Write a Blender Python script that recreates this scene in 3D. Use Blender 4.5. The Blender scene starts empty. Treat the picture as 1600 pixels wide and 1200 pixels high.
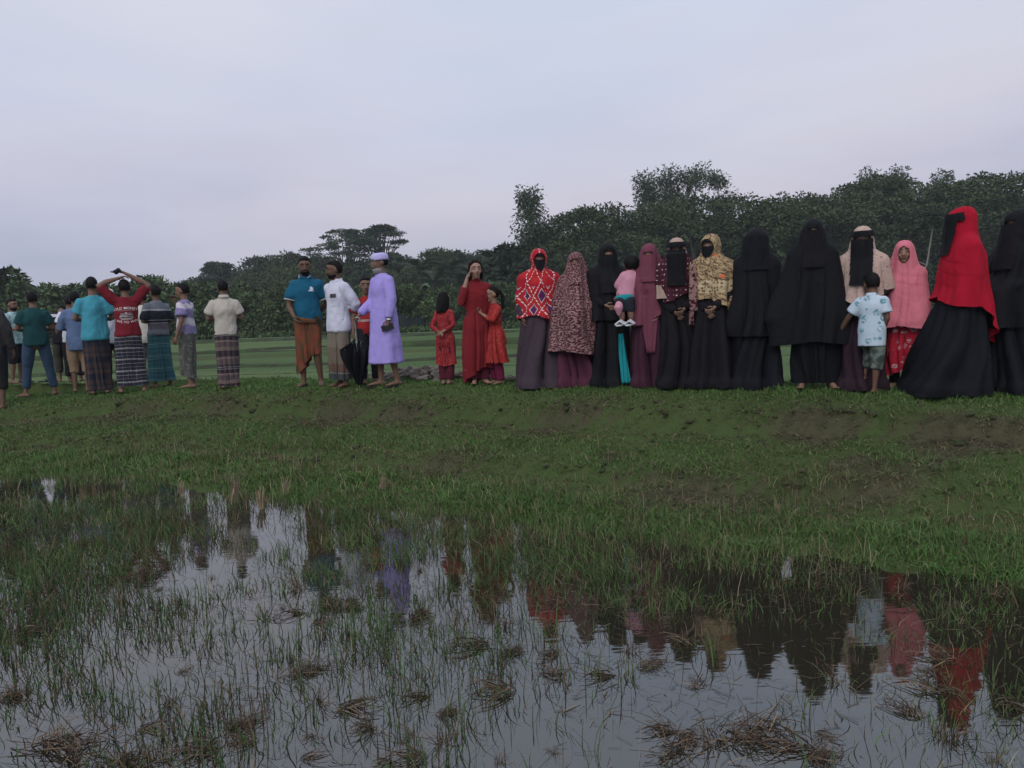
import bpy, bmesh, math, random
import numpy as np
from mathutils import Vector, Matrix, Euler
from mathutils.bvhtree import BVHTree
random.seed(7)
rng = np.random.default_rng(7)
R = math.radians
scene = bpy.context.scene
COL = scene.collection

# ---------------------------------------------------------------- camera
CAM_H = 1.55
F = 1202.0                       # focal length in pixels of the 1600 px wide photograph
PITCH, ROLL = R(5.0), R(2.06)
CAM = Vector((0, 0, CAM_H))
fwd = Vector((0, math.cos(PITCH), -math.sin(PITCH)))
u0 = Vector((0, math.sin(PITCH), math.cos(PITCH)))
r0 = Vector((1, 0, 0))
CX = r0 * math.cos(ROLL) - u0 * math.sin(ROLL)
CY = r0 * math.sin(ROLL) + u0 * math.cos(ROLL)
cam = bpy.data.cameras.new('camera')
cam.sensor_width = 36
cam.lens = 36 * F / 1600
cam.clip_start = 0.05
cam.clip_end = 4000
camo = bpy.data.objects.new('camera', cam)
COL.objects.link(camo)
m = Matrix.Identity(4)
for i in range(3):
    m[i][0], m[i][1], m[i][2], m[i][3] = CX[i], CY[i], -fwd[i], CAM[i]
camo.matrix_world = m
scene.camera = camo

# ---------------------------------------------------------------- sky, sun, exposure
SUN_EL, SUN_AZ = R(40), R(200)     # broad dusk light from behind the camera
world = bpy.data.worlds.new('World')
scene.world = world
world.use_nodes = True
nt = world.node_tree
nt.nodes.clear()
def wn(t): return nt.nodes.new(t)
out = wn('ShaderNodeOutputWorld')
sky = wn('ShaderNodeTexSky')
sky.sky_type = 'NISHITA'
sky.sun_disc = False
sky.sun_elevation = SUN_EL
sky.sun_rotation = SUN_AZ
bg1 = wn('ShaderNodeBackground'); bg1.inputs[1].default_value = 0.06
nt.links.new(sky.outputs[0], bg1.inputs[0])
tc = wn('ShaderNodeTexCoord')
sep = wn('ShaderNodeSeparateXYZ'); nt.links.new(tc.outputs['Generated'], sep.inputs[0])
ramp = wn('ShaderNodeValToRGB')
def lin(r, g, b):
    f = lambda c: (c / 255 / 12.92) if c <= 10 else ((c / 255 + 0.055) / 1.055) ** 2.4
    return (f(r), f(g), f(b), 1)
stops = [(0.0, (168, 174, 195)), (0.07, (183, 185, 203)), (0.15, (199, 198, 214)), (0.26, (205, 208, 223)), (0.40, (207, 215, 231)), (1.0, (212, 219, 238))]
el = ramp.color_ramp.elements
el[0].position, el[0].color = stops[0][0], lin(*stops[0][1])
el[1].position, el[1].color = stops[-1][0], lin(*stops[-1][1])
for p, c in stops[1:-1]:
    e = el.new(p); e.color = lin(*c)
nz = wn('ShaderNodeTexNoise'); nz.inputs['Scale'].default_value = 2.2; nz.inputs['Detail'].default_value = 4; nz.inputs['Roughness'].default_value = 0.55
mp = wn('ShaderNodeMapping'); mp.inputs['Scale'].default_value = (1, 1, 4.5)
nt.links.new(tc.outputs['Generated'], mp.inputs[0]); nt.links.new(mp.outputs[0], nz.inputs['Vector'])
# cloud structure nudges the height on the gradient and the tint a little
ma = wn('ShaderNodeMath'); ma.operation = 'MULTIPLY_ADD'; ma.inputs[1].default_value = 0.30; ma.inputs[2].default_value = -0.15
nt.links.new(nz.outputs['Fac'], ma.inputs[0])
mb = wn('ShaderNodeMath'); mb.operation = 'ADD'
nt.links.new(sep.outputs[2], mb.inputs[0]); nt.links.new(ma.outputs[0], mb.inputs[1])
nt.links.new(mb.outputs[0], ramp.inputs[0])
nz2 = wn('ShaderNodeTexNoise'); nz2.inputs['Scale'].default_value = 1.3; nz2.inputs['Detail'].default_value = 3
nt.links.new(mp.outputs[0], nz2.inputs['Vector'])
rr = wn('ShaderNodeValToRGB'); rr.color_ramp.elements[0].position = 0.35; rr.color_ramp.elements[0].color = (0.89, 0.95, 1.01, 1)
rr.color_ramp.elements[1].position = 0.65; rr.color_ramp.elements[1].color = (1.05, 1.02, 1.005, 1)
nt.links.new(nz2.outputs['Fac'], rr.inputs[0])
mx = wn('ShaderNodeMix'); mx.data_type = 'RGBA'; mx.blend_type = 'MULTIPLY'; mx.inputs[0].default_value = 1
nt.links.new(ramp.outputs[0], mx.inputs[6]); nt.links.new(rr.outputs[0], mx.inputs[7])
bg2 = wn('ShaderNodeBackground'); bg2.inputs[1].default_value = 1.08
nt.links.new(mx.outputs[2], bg2.inputs[0])
add = wn('ShaderNodeMixShader'); add.inputs[0].default_value = 0.96
nt.links.new(bg1.outputs[0], add.inputs[1]); nt.links.new(bg2.outputs[0], add.inputs[2])
nt.links.new(add.outputs[0], out.inputs[0])

sun = bpy.data.lights.new('sun', 'SUN')
sun.energy = 1.4
sun.angle = R(45)
sun.color = (1.0, 0.97, 0.95)
suno = bpy.data.objects.new('sun', sun)
COL.objects.link(suno)
sd = Vector((math.sin(SUN_AZ) * math.cos(SUN_EL), math.cos(SUN_AZ) * math.cos(SUN_EL), math.sin(SUN_EL)))
suno.rotation_euler = (-sd).to_track_quat('-Z', 'Y').to_euler()
suno.location = sd * 50
vs = scene.view_settings
vs.view_transform = 'Standard'; vs.look = 'None'; vs.exposure = 0.0; vs.gamma = 1.0; vs.use_curve_mapping = False
scene.cycles.use_denoising = True
scene.cycles.max_bounces = 5
scene.cycles.diffuse_bounces = 2
scene.cycles.transparent_max_bounces = 4

# ---------------------------------------------------------------- small helpers
def ray(px, py):
    d = CX * ((px - 800) / F) + CY * (-(py - 600) / F) + fwd
    return d
def at(px, py, Y):
    d = ray(px, py); k = Y / d.y
    return CAM + d * k
def at_plane(px, py, z=0.0):
    d = ray(px, py); k = (z - CAM_H) / d.z
    return CAM + d * k
def pix(X, Y, Z):                      # vectorised projection, used only to skip what is far out of frame
    dx, dy, dz = X - CAM.x, Y - CAM.y, Z - CAM.z
    a = dx * CX.x + dy * CX.y + dz * CX.z
    b = dx * CY.x + dy * CY.y + dz * CY.z
    c = dx * fwd.x + dy * fwd.y + dz * fwd.z
    c = np.where(c < 0.05, np.nan, c)
    return 800 + a / c * F, 600 - b / c * F
def hash2(i, j, seed):
    n = (i.astype(np.int64) * 374761393 + j.astype(np.int64) * 668265263 + seed * 974634777) & 0xFFFFFFFF
    n = ((n ^ (n >> 13)) * 1274126177) & 0xFFFFFFFF
    n = n ^ (n >> 16)
    return (n & 0xFFFF) / 65535.0
def vnoise(x, y, seed=0):
    x = np.asarray(x, float); y = np.asarray(y, float)
    i = np.floor(x); j = np.floor(y); fx = x - i; fy = y - j
    fx = fx * fx * (3 - 2 * fx); fy = fy * fy * (3 - 2 * fy)
    a = hash2(i, j, seed); b = hash2(i + 1, j, seed); c = hash2(i, j + 1, seed); d = hash2(i + 1, j + 1, seed)
    return (a * (1 - fx) + b * fx) * (1 - fy) + (c * (1 - fx) + d * fx) * fy
def fbm(x, y, seed=0, o=3):
    s = 0; a = 0.5; t = 0
    for k in range(o):
        s = s + a * vnoise(np.asarray(x) * 2 ** k, np.asarray(y) * 2 ** k, seed + k * 17); t += a; a *= 0.5
    return s / t

def tag(o, label=None, cat=None, group=None, kind=None):
    if label: o['label'] = label
    if cat: o['category'] = cat
    if group: o['group'] = group
    if kind: o['kind'] = kind
    return o
def empty(name, loc=(0, 0, 0), rz=0, label=None, cat=None, group=None):
    o = bpy.data.objects.new(name, None)
    o.empty_display_size = 0.2
    COL.objects.link(o); o.location = loc; o.rotation_euler = (0, 0, rz)
    return tag(o, label, cat, group)
def np_mesh(name, V, Fc, smooth=True):
    """V (n,3); Fc list of (m,k) index arrays"""
    me = bpy.data.meshes.new(name)
    if isinstance(Fc, np.ndarray): Fc = [Fc]
    Fc = [f for f in Fc if len(f)]
    loops = np.concatenate([f.ravel() for f in Fc]).astype(np.int32)
    tot = np.concatenate([np.full(len(f), f.shape[1]) for f in Fc])
    st = np.concatenate([[0], np.cumsum(tot)[:-1]])
    me.vertices.add(len(V)); me.vertices.foreach_set('co', np.ascontiguousarray(V, dtype=np.float32).ravel())
    me.loops.add(len(loops)); me.loops.foreach_set('vertex_index', loops)
    me.polygons.add(len(tot)); me.polygons.foreach_set('loop_start', st.astype(np.int32))
    try: me.polygons.foreach_set('loop_total', tot.astype(np.int32))
    except Exception: pass
    me.update(calc_edges=True)
    if smooth: me.polygons.foreach_set('use_smooth', np.ones(len(tot), bool))
    return me
def link(name, me, mat=None, parent=None):
    o = bpy.data.objects.new(name, me); COL.objects.link(o)
    if mat is not None:
        me.materials.clear()
        for mm in (mat if isinstance(mat, (list, tuple)) else [mat]): me.materials.append(mm)
    if parent is not None: o.parent = parent
    return o

class G:                                # geometry accumulator of closed pieces
    def __init__(s): s.v = []; s.f = []; s.n = 0; s.mi = []
    def add(s, v, f, mi=0):
        s.v.append(np.asarray(v, float)); s.f += [tuple(i + s.n for i in t) for t in f]; s.mi += [mi] * len(f); s.n += len(v); return s
    def V(s): return np.concatenate(s.v) if s.v else np.zeros((0, 3))
    def mesh(s, name, smooth=True, scale=1.0):
        me = bpy.data.meshes.new(name); me.from_pydata((s.V() * scale).tolist(), [], s.f)
        me.polygons.foreach_set('use_smooth', np.full(len(s.f), smooth))
        if any(s.mi): me.polygons.foreach_set('material_index', np.array(s.mi, np.int32))
        me.update(); return me
    def tube(s, pts, rad, n=10, flat=None, mi=0, cap=True):
        P = [np.asarray(p, float) for p in pts]; rad = list(rad)
        if cap:                         # rounded ends
            d = P[0] - P[1]; d = d / (np.linalg.norm(d) + 1e-9)
            e = P[-1] - P[-2]; e = e / (np.linalg.norm(e) + 1e-9)
            ra, rb = rad[0], rad[-1]
            P = [P[0] + d * ra * .95, P[0] + d * ra * .6] + P + [P[-1] + e * rb * .6, P[-1] + e * rb * .95]
            rad = [ra * .3, ra * .8] + rad + [rb * .8, rb * .3]
        k = len(P); T = []
        for i in range(k):
            t = P[min(i + 1, k - 1)] - P[max(i - 1, 0)]; T.append(t / (np.linalg.norm(t) + 1e-9))
        ref = np.array([0, 1, 0.]) if abs(T[0][1]) < .9 else np.array([1., 0, 0])
        a = np.cross(T[0], ref); a /= np.linalg.norm(a)
        V = []; th = np.arange(n) * 2 * math.pi / n
        for i in range(k):
            a = a - T[i] * a.dot(T[i]); a /= np.linalg.norm(a); b = np.cross(T[i], a)
            off = (np.cos(th)[:, None] * a + np.sin(th)[:, None] * b) * rad[i]
            if flat is not None:
                ax = np.asarray(flat[0], float); ax /= np.linalg.norm(ax)
                off = off + (off @ ax)[:, None] * ax[None] * (flat[1] - 1)
            V.append(P[i] + off)
        Fs = []
        for i in range(k - 1):
            for j in range(n):
                Fs.append((i * n + j, i * n + (j + 1) % n, (i + 1) * n + (j + 1) % n, (i + 1) * n + j))
        Fs.append(tuple(range(n - 1, -1, -1))); Fs.append(tuple((k - 1) * n + j for j in range(n)))
        return s.add(np.concatenate(V), Fs, mi)
    def ell(s, c, r, M=None, nu=14, nv=9, mi=0, fn=None):
        V = [(0, 0, 1.)]
        for i in range(1, nv):
            a = math.pi * i / nv
            for j in range(nu):
                b = 2 * math.pi * j / nu
                V.append((math.sin(a) * math.cos(b), math.sin(a) * math.sin(b), math.cos(a)))
        V.append((0, 0, -1.)); V = np.array(V) * np.array(r, float)
        if fn: V = fn(V)
        if M is not None: V = V @ np.array(M.to_3x3()).T
        V = V + np.array(c, float)
        Fs = [(0, 1 + j, 1 + (j + 1) % nu) for j in range(nu)]
        for i in range(nv - 2):
            for j in range(nu):
                p = 1 + i * nu; q = p + nu
                Fs.append((p + j, q + j, q + (j + 1) % nu, p + (j + 1) % nu))
        p = 1 + (nv - 2) * nu; L = len(V) - 1
        Fs += [(L, p + (j + 1) % nu, p + j) for j in range(nu)]
        return s.add(V, Fs, mi)
    def rings(s, rg, n=24, mi=0):       # stacked ellipses (cx,cy,z,rx,ry), capped
        th = np.arange(n) * 2 * math.pi / n; V = []
        for cx, cy, z, rx, ry in rg:
            V.append(np.stack([cx + rx * np.cos(th), cy + ry * np.sin(th), np.full(n, z)], 1))
        Fs = []
        for i in range(len(rg) - 1):
            for j in range(n): Fs.append((i * n + j, i * n + (j + 1) % n, (i + 1) * n + (j + 1) % n, (i + 1) * n + j))
        Fs.append(tuple(range(n - 1, -1, -1))); Fs.append(tuple((len(rg) - 1) * n + j for j in range(n)))
        return s.add(np.concatenate(V), Fs, mi)
    def box(s, c, d, M=None, mi=0):
        V = np.array([(x, y, z) for x in (-.5, .5) for y in (-.5, .5) for z in (-.5, .5)]) * np.array(d, float)
        if M is not None: V = V @ np.array(M.to_3x3()).T
        return s.add(V + np.array(c, float), [(0, 1, 3, 2), (4, 6, 7, 5), (0, 4, 5, 1), (2, 3, 7, 6), (0, 2, 6, 4), (1, 5, 7, 3)], mi)

def remesh(g, voxel, it=3, name='body'):
    me = g.mesh('tmp'); ob = bpy.data.objects.new('tmp', me); COL.objects.link(ob)
    md = ob.modifiers.new('r', 'REMESH'); md.mode = 'VOXEL'; md.voxel_size = voxel; md.use_smooth_shade = True
    if it:
        sm = ob.modifiers.new('s', 'SMOOTH'); sm.iterations = it; sm.factor = .5
    dg = bpy.context.evaluated_depsgraph_get()
    res = bpy.data.meshes.new_from_object(ob.evaluated_get(dg)); res.name = name
    bpy.data.objects.remove(ob); bpy.data.meshes.remove(me)
    n = len(res.vertices); V = np.empty(n * 3, np.float32); res.vertices.foreach_get('co', V)
    V = V.reshape(-1, 3).astype(float)
    fc = [tuple(p.vertices) for p in res.polygons]
    nr = np.empty(n * 3, np.float32); res.vertex_normals.foreach_get('vector', nr)
    bpy.data.meshes.remove(res)
    return V, fc, nr.reshape(-1, 3)

# ---------------------------------------------------------------- material helpers
class NT:
    def __init__(s, name):
        s.m = bpy.data.materials.new(name); s.m.use_nodes = True; s.t = s.m.node_tree
        s.b = s.t.nodes['Principled BSDF']; s.b.inputs['Roughness'].default_value = .9
        s.b.inputs['Specular IOR Level'].default_value = .2
    def n(s, t, **k):
        o = s.t.nodes.new(t)
        for a, v in k.items(): setattr(o, a, v)
        return o
    def put(s, sock, v):
        if isinstance(v, bpy.types.NodeSocket): s.t.links.new(v, sock)
        elif v is not None: sock.default_value = v
    def M(s, op, a, b=0.0, c=None):
        o = s.n('ShaderNodeMath', operation=op); s.put(o.inputs[0], a); s.put(o.inputs[1], b)
        if c is not None: s.put(o.inputs[2], c)
        return o.outputs[0]
    def mix(s, f, a, b, bt='MIX'):
        o = s.n('ShaderNodeMix', data_type='RGBA', blend_type=bt)
        s.put(o.inputs[0], f)
        for i, v in ((6, a), (7, b)):
            s.put(o.inputs[i], v if isinstance(v, bpy.types.NodeSocket) else (tuple(v) + (1,))[:4])
        return o.outputs[2]
    def noise(s, scale, vec=None, detail=3, rough=.5, dist=0):
        o = s.n('ShaderNodeTexNoise'); o.inputs['Scale'].default_value = scale; o.inputs['Detail'].default_value = detail
        o.inputs['Roughness'].default_value = rough; o.inputs['Distortion'].default_value = dist
        if vec is not None: s.put(o.inputs['Vector'], vec)
        return o.outputs['Fac']
    def vor(s, scale, vec=None, out='Distance', rnd=1.0, feat='F1'):
        o = s.n('ShaderNodeTexVoronoi', feature=feat); o.inputs['Scale'].default_value = scale; o.inputs['Randomness'].default_value = rnd
        if vec is not None: s.put(o.inputs['Vector'], vec)
        return o.outputs[out]
    def ramp(s, f, st, const=False):
        o = s.n('ShaderNodeValToRGB'); r = o.color_ramp; r.interpolation = 'CONSTANT' if const else 'LINEAR'
        st = [(p, tuple(c)[:3] + (1,) if not isinstance(c, (int, float)) else (c, c, c, 1)) for p, c in st]
        r.elements[0].position, r.elements[0].color = st[0]; r.elements[1].position, r.elements[1].color = st[-1]
        for p, c in st[1:-1]:
            e = r.elements.new(p); e.color = c
        s.put(o.inputs[0], f); return o.outputs[0]
    def coord(s, w='Object'): return s.n('ShaderNodeTexCoord').outputs[w]
    def xyz(s, v):
        o = s.n('ShaderNodeSeparateXYZ'); s.put(o.inputs[0], v); return o.outputs
    def vec(s, x, y, z=0.0):
        o = s.n('ShaderNodeCombineXYZ'); s.put(o.inputs[0], x); s.put(o.inputs[1], y); s.put(o.inputs[2], z); return o.outputs[0]
    def isl(s): return s.n('ShaderNodeNewGeometry').outputs['Random Per Island']
    def bump(s, h, st=.3, d=.01):
        o = s.n('ShaderNodeBump'); o.inputs['Strength'].default_value = st; o.inputs['Distance'].default_value = d
        s.put(o.inputs['Height'], h); s.t.links.new(o.outputs[0], s.b.inputs['Normal'])
    def col(s, c): s.put(s.b.inputs['Base Color'], c if isinstance(c, bpy.types.NodeSocket) else tuple(c)[:3] + (1,)); return s
def L(r, g, b): return lin(r, g, b)[:3]
_mc = {}
def folds(t, fine=200, st=.55, d=.03):
    """woven grain and creases of worn cloth, as relief"""
    o = t.coord(); mp_ = t.n('ShaderNodeMapping'); mp_.inputs['Scale'].default_value = (1, 1, .5); t.put(mp_.inputs[0], o)
    a = t.noise(7, mp_.outputs[0], 3, .55, 1.6); b = t.noise(19, o, 2, .5, .8)
    t.bump(t.M('ADD', t.M('ADD', a, t.M('MULTIPLY', b, .3)), t.M('MULTIPLY', t.noise(fine, o, 2), .04)), st, d)
def cloth(c, var=.22, sheen=.0, rough=.92, sc=9):
    k = ('cloth', tuple(round(x, 4) for x in c), var, rough)
    if k in _mc: return _mc[k]
    t = NT('cloth'); o = t.coord()
    f = t.noise(sc, o, 4, .6)
    lo = tuple(x * (1 - var) for x in c); hi = tuple(x * (1 + var) for x in c)
    t.col(t.mix(f, lo, hi)); t.b.inputs['Roughness'].default_value = rough
    folds(t)
    _mc[k] = t.m; return t.m
def plain(name, c, rough=.6, spec=.3, metal=0):
    t = NT(name); t.col(t.mix(t.noise(14, t.coord(), 3), tuple(x * .85 for x in c), tuple(min(1, x * 1.15) for x in c)))
    t.b.inputs['Roughness'].default_value = rough; t.b.inputs['Specular IOR Level'].default_value = spec; t.b.inputs['Metallic'].default_value = metal
    return t.m
# ---------------------------------------------------------------- terrain
YCX = np.array([-60, -12, -7.5, -4.4, -1.7, .4, 2.45, 3.9, 6, 10, 60.])
YCY = np.array([14, 12.6, 12.1, 11.8, 9.9, 8.8, 7.65, 6.75, 5.6, 3.6, -20.])
_xs = np.linspace(-60, 60, 2401); _ys = np.interp(_xs, YCX, YCY)
_k = np.hanning(41); _k /= _k.sum(); _yp = np.pad(_ys, 20, mode='edge'); _ysm = np.convolve(_yp, _k, 'valid')
def Yc(X): return np.interp(X, _xs, _ysm)
PV = np.array([-60, -9, -4.4, -3.5, -2.95, -2.35, -1.78, -1.68, -1.1, -.80, -.71, -.42, -.15, .8, 1.7, 2.7])
PZ = np.array([-.3, -.25, -.13, -.035, .0, .06, .105, .21, .37, .43, .60, .70, .74, .74, .6, .40])
def vdist(X, Y): return (Y - Yc(X)) * .87
def field_z(X, Y):
    z = np.full(np.shape(X), .40)
    w = 1.2 * (fbm(np.asarray(X) * .09, np.asarray(Y) * .02 + 3, 5) - .5)
    st = lambda a, s: 1 / (1 + np.exp(-(Y + 2.2 * w - a) / s))
    bump = lambda a, wd, h: h * np.exp(-((Y + 2.2 * w - a) / wd) ** 2)
    z = z + .10 * st(25.5, .16) + bump(26.0, .45, .16) + .10 * st(38, .25) + bump(38.6, .6, .16) + .06 * st(50, .4) + bump(50.5, .6, .12)
    return z
def ground(X, Y):
    X = np.asarray(X, float); Y = np.asarray(Y, float)
    v = vdist(X, Y)
    vv = v + .38 * (fbm(X * .8, Y * .8, 2) - .5) * np.clip((-v - .25) / .8, 0, 1)
    ztop = np.clip(.74 + .035 * np.minimum(0, X + 1.5), .5, .74) / .74
    z = np.interp(vv, PV, PZ)
    z = np.where(z > 0, z * np.where(v > 1.2, 1, ztop), z)
    fz = field_z(X, Y)
    t = np.clip((v - 1.2) / 1.6, 0, 1); z = z * (1 - t) + fz * t
    near = np.clip((18 - Y) / 6, .35, 1)
    band_ = np.exp(-((v + .82) / .35) ** 2) + np.exp(-((v + 1.92) / .3) ** 2)
    rough = band_ * (fbm(X * 3.2, Y * 3.2, 29, 3) - .5) * .10 + (fbm(X * 1.6, Y * 1.6, 11) - .5) * .07 + (fbm(X * 5, Y * 5, 23, 2) - .5) * .085
    amp = np.clip((v + 3.6) / 1.4, .35, 1) * np.where(v > -.5, .55, 1.0)
    return z + rough * amp * near
def hit(px, py):
    d = ray(px, py); ys = np.arange(3, 60, .01); k = ys / d.y
    X = d.x * k; Z = CAM_H + d.z * k
    g = ground(X, ys); i = int(np.argmax(Z <= g)); 
    return Vector((X[i], ys[i], g[i]))
def gpos(a, fine, lim, far, grow=1.16):
    p = [a]; s = fine
    while p[-1] < lim: p.append(p[-1] + fine)
    while p[-1] < far: s *= grow; p.append(p[-1] + s)
    return p
ys_ = np.array([-60, -20, -6, -2, 0] + gpos(.6, .115, 15.5, 18, 1.13) + gpos(18.3, .26, 60, 420, 1.14))
xp = gpos(0, .12, 10, 400, 1.22); xn = gpos(0, .12, 13, 400, 1.22)
xs_ = np.array([-x for x in xn[:0:-1]] + xp)
XX, YY = np.meshgrid(xs_, ys_)
ZZ = ground(XX, YY)
nx, ny = len(xs_), len(ys_)
idx = np.arange(nx * ny).reshape(ny, nx)
quads = np.stack([idx[:-1, :-1], idx[:-1, 1:], idx[1:, 1:], idx[1:, :-1]], -1).reshape(-1, 4)
gme = np_mesh('ground', np.stack([XX, YY, ZZ], -1).reshape(-1, 3), quads)
# where bare soil shows: steep scarps and trodden spots, as they lie in the place
def dirt_at(X, Y, Z=None):
    e = .06
    sl = np.hypot(ground(X + e, Y) - ground(X - e, Y), ground(X, Y + e) - ground(X, Y - e)) / (2 * e)
    v = vdist(X, Y)
    d = np.clip((sl - .66) / .4, 0, 1) * .32
    d = d + np.clip((fbm(X * .9, Y * .9, 31) - .63) * 4.5, 0, 1) * np.clip((-.2 - v) / .5, 0, 1) * .35
    for (px, py, r, a) in SPOTS:
        p = SP[(px, py)]
        d = d + .8 * a * np.exp(-(((X - p.x) / (r * 1.2)) ** 2 + ((Y - p.y) / (r * .75)) ** 2))
    return np.clip(d, 0, 1)
SPOTS = [(1340, 725, .20, 1), (1465, 690, .25, .9), (1505, 692, .2, .8), (955, 713, .18, .9), (1275, 655, .3, .8), (1590, 692, .2, .9), (520, 658, .35, .7), (1460, 722, .2, .7),
         (1390, 755, .35, .7), (640, 645, .3, .6), (890, 650, .45, .6), (690, 735, .5, .6), (1020, 770, .5, .6), (1160, 795, .5, .6), (330, 650, .5, .5), (230, 655, .5, .5)]
SP = {(a, b): hit(a, b) for a, b, _, _ in SPOTS}
Df = dirt_at(XX.ravel(), YY.ravel())
Df[YY.ravel() > 20] *= 0; Df += np.where(YY.ravel() > 20, np.clip((np.abs(ground(XX.ravel(), YY.ravel() + .25) - ground(XX.ravel(), YY.ravel() - .25)) - .09) / .08, 0, 1) * .5, 0)
at_ = gme.attributes.new('dirt', 'FLOAT', 'POINT'); at_.data.foreach_set('value', Df.astype(np.float32))
ff = np.clip((vdist(XX, YY).ravel() - 1.6) / 1.5, 0, 1)
at_ = gme.attributes.new('field', 'FLOAT', 'POINT'); at_.data.foreach_set('value', ff.astype(np.float32))
t = NT('ground'); o = t.coord()
na = t.noise(2.3, o, 5, .6); nb = t.noise(18, o, 4, .65); nc = t.noise(.5, o, 3)
ad = t.n('ShaderNodeAttribute', attribute_name='dirt').outputs['Fac']
af = t.n('ShaderNodeAttribute', attribute_name='field').outputs['Fac']
turf = t.mix(na, (.036, .066, .018), (.068, .108, .032))
turf = t.mix(t.M('MULTIPLY', nb, .42), turf, (.080, .074, .036))
vs_ = t.n('ShaderNodeMapping'); vs_.inputs['Scale'].default_value = (.05, .35, 1); t.put(vs_.inputs[0], o)
band = t.noise(1, vs_.outputs[0], 4, .6)
fld = t.mix(t.ramp(band, [(.35, 0.), (.65, 1.)]), (.066, .115, .042), (.115, .165, .066))
fld = t.mix(t.M('MULTIPLY', t.noise(7, o, 5, .7), .45), fld, (.060, .082, .036))
gc = t.mix(af, turf, fld)
soil = t.mix(nb, (.040, .040, .020), (.095, .088, .050))
dm = t.ramp(t.M('ADD', ad, t.M('MULTIPLY', t.M('SUBTRACT', nb, .5), .5)), [(.25, 0.), (.6, 1.)])
t.col(t.mix(dm, gc, soil))
t.b.inputs['Roughness'].default_value = .95
t.bump(t.M('ADD', t.noise(40, o, 4, .7), t.M('MULTIPLY', t.noise(9, o, 3), 2.)), .7, .03)
t.t.nodes['Principled BSDF'].inputs['Specular IOR Level'].default_value = .1
go = link('ground', gme, t.m); tag(go, kind='structure')

# water: one murky sheet in the flooded paddy
t = NT('water'); o = t.coord()
t.col(t.mix(t.noise(1.3, o, 3), (.016, .014, .009), (.027, .023, .014)))
t.b.inputs['Roughness'].default_value = .035; t.b.inputs['IOR'].default_value = 2.1; t.b.inputs['Specular IOR Level'].default_value = .5
wv = t.n('ShaderNodeMapping'); wv.inputs['Scale'].default_value = (3, 9, 1); t.put(wv.inputs[0], o)
t.bump(t.noise(1.6, wv.outputs[0], 2, .5), .03, .02)
g = G(); g.add([(-60, -30, 0), (40, -30, 0), (40, 10, 0), (-60, 10.5, 0)], [(0, 1, 2, 3)])
wo = link('water', g.mesh('water', False), t.m); tag(wo, kind='structure')

# ---------------------------------------------------------------- grass, as real blades
def blades(P, h, w, lean, segs, name, mat, droop=.35, seed=1, dry=None):
    """P (n,3) roots; h heights; w widths; lean (n,) horizontal reach as a share of the height"""
    r = np.random.default_rng(seed); n = len(P)
    az = r.uniform(0, 2 * np.pi, n); D = np.stack([np.cos(az), np.sin(az), np.zeros(n)], 1)
    fz = r.uniform(0, 2 * np.pi, n) * .35 + np.pi * .5 * r.integers(0, 2, n) * 0
    S = np.stack([np.cos(fz), np.sin(fz), np.zeros(n)], 1)            # blade width direction
    ts = np.linspace(0, 1, segs + 1); rows = []
    for tt in ts:
        c = P + D * (h * lean * tt ** 1.8)[:, None]
        c[:, 2] += h * (tt - droop * lean * tt ** 2.5)
        rows.append(c)
    V = []; 
    for i, tt in enumerate(ts[:-1]):
        ww = w * (1 - .55 * tt) * .5
        V += [rows[i] - S * ww[:, None], rows[i] + S * ww[:, None]]
    V.append(rows[-1]); k = len(V)
    VV = np.stack(V, 1).reshape(-1, 3); b = np.arange(n)[:, None] * k
    Q = [b + np.array([[2 * i, 2 * i + 1, 2 * i + 3, 2 * i + 2]]) for i in range(segs - 1)]
    T = b + np.array([[2 * segs - 2, 2 * segs - 1, 2 * segs]])
    fc = ([np.concatenate(Q)] if Q else []) + [T]
    me = np_mesh(name, VV, fc, True)
    if dry is not None: me.attributes.new('dry', 'FLOAT', 'POINT').data.foreach_set('value', np.repeat(dry, k).astype(np.float32))
    return link(name, me, mat)
def grass_mat(name, g1, g2, dry, dryness=.3, sc=.9, thr=.5, attr=False):
    t = NT(name); o = t.coord(); r = t.isl()
    c = t.mix(r, g1, g2)
    big = t.ramp(t.M('ADD', t.M('MULTIPLY', t.noise(sc, o, 4, .6), .6), t.M('MULTIPLY', t.noise(sc * 6, o, 3, .6), .4)), [(thr - .1, 0.), (thr + .14, 1.)])
    f = t.ramp(t.M('ADD', t.M('MULTIPLY', r, .8), t.M('MULTIPLY', big, dryness * 1.4)), [(.72 - dryness * .3, 0.), (.95 - dryness * .25, 1.)])
    fl = t.M('FRACT', t.M('MULTIPLY', r, 37.7))
    if attr:
        ad_ = t.n('ShaderNodeAttribute', attribute_name='dry').outputs['Fac']
        f = t.M('MAXIMUM', t.M('MULTIPLY', f, .5), t.ramp(t.M('ADD', ad_, t.M('MULTIPLY', t.M('SUBTRACT', t.M('FRACT', t.M('MULTIPLY', r, 13.3)), .5), .7)), [(.35, 0.), (.75, 1.)]))
    t.col(t.mix(f, c, t.mix(fl, tuple(x * .55 for x in dry), dry)))
    t.b.inputs['Roughness'].default_value = .75
    return t.m
M_TURF = grass_mat('turf_grass', (.050, .118, .026), (.112, .205, .050), (.21, .17, .095), .26, .75, .52, True)
M_LUSH = grass_mat('marsh_grass', (.052, .112, .028), (.110, .190, .054), (.25, .205, .12), .34)
M_PADDY = grass_mat('paddy_grass', (.034, .075, .024), (.095, .155, .050), (.13, .095, .055), .34, 1.2, .48)
def inframe(X, Y, Z, mg=90):
    a, b = pix(X, Y, Z)
    return np.isfinite(a) & (a > -mg) & (a < 1600 + mg) & (b < 1200 + mg * 1.2)
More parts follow.
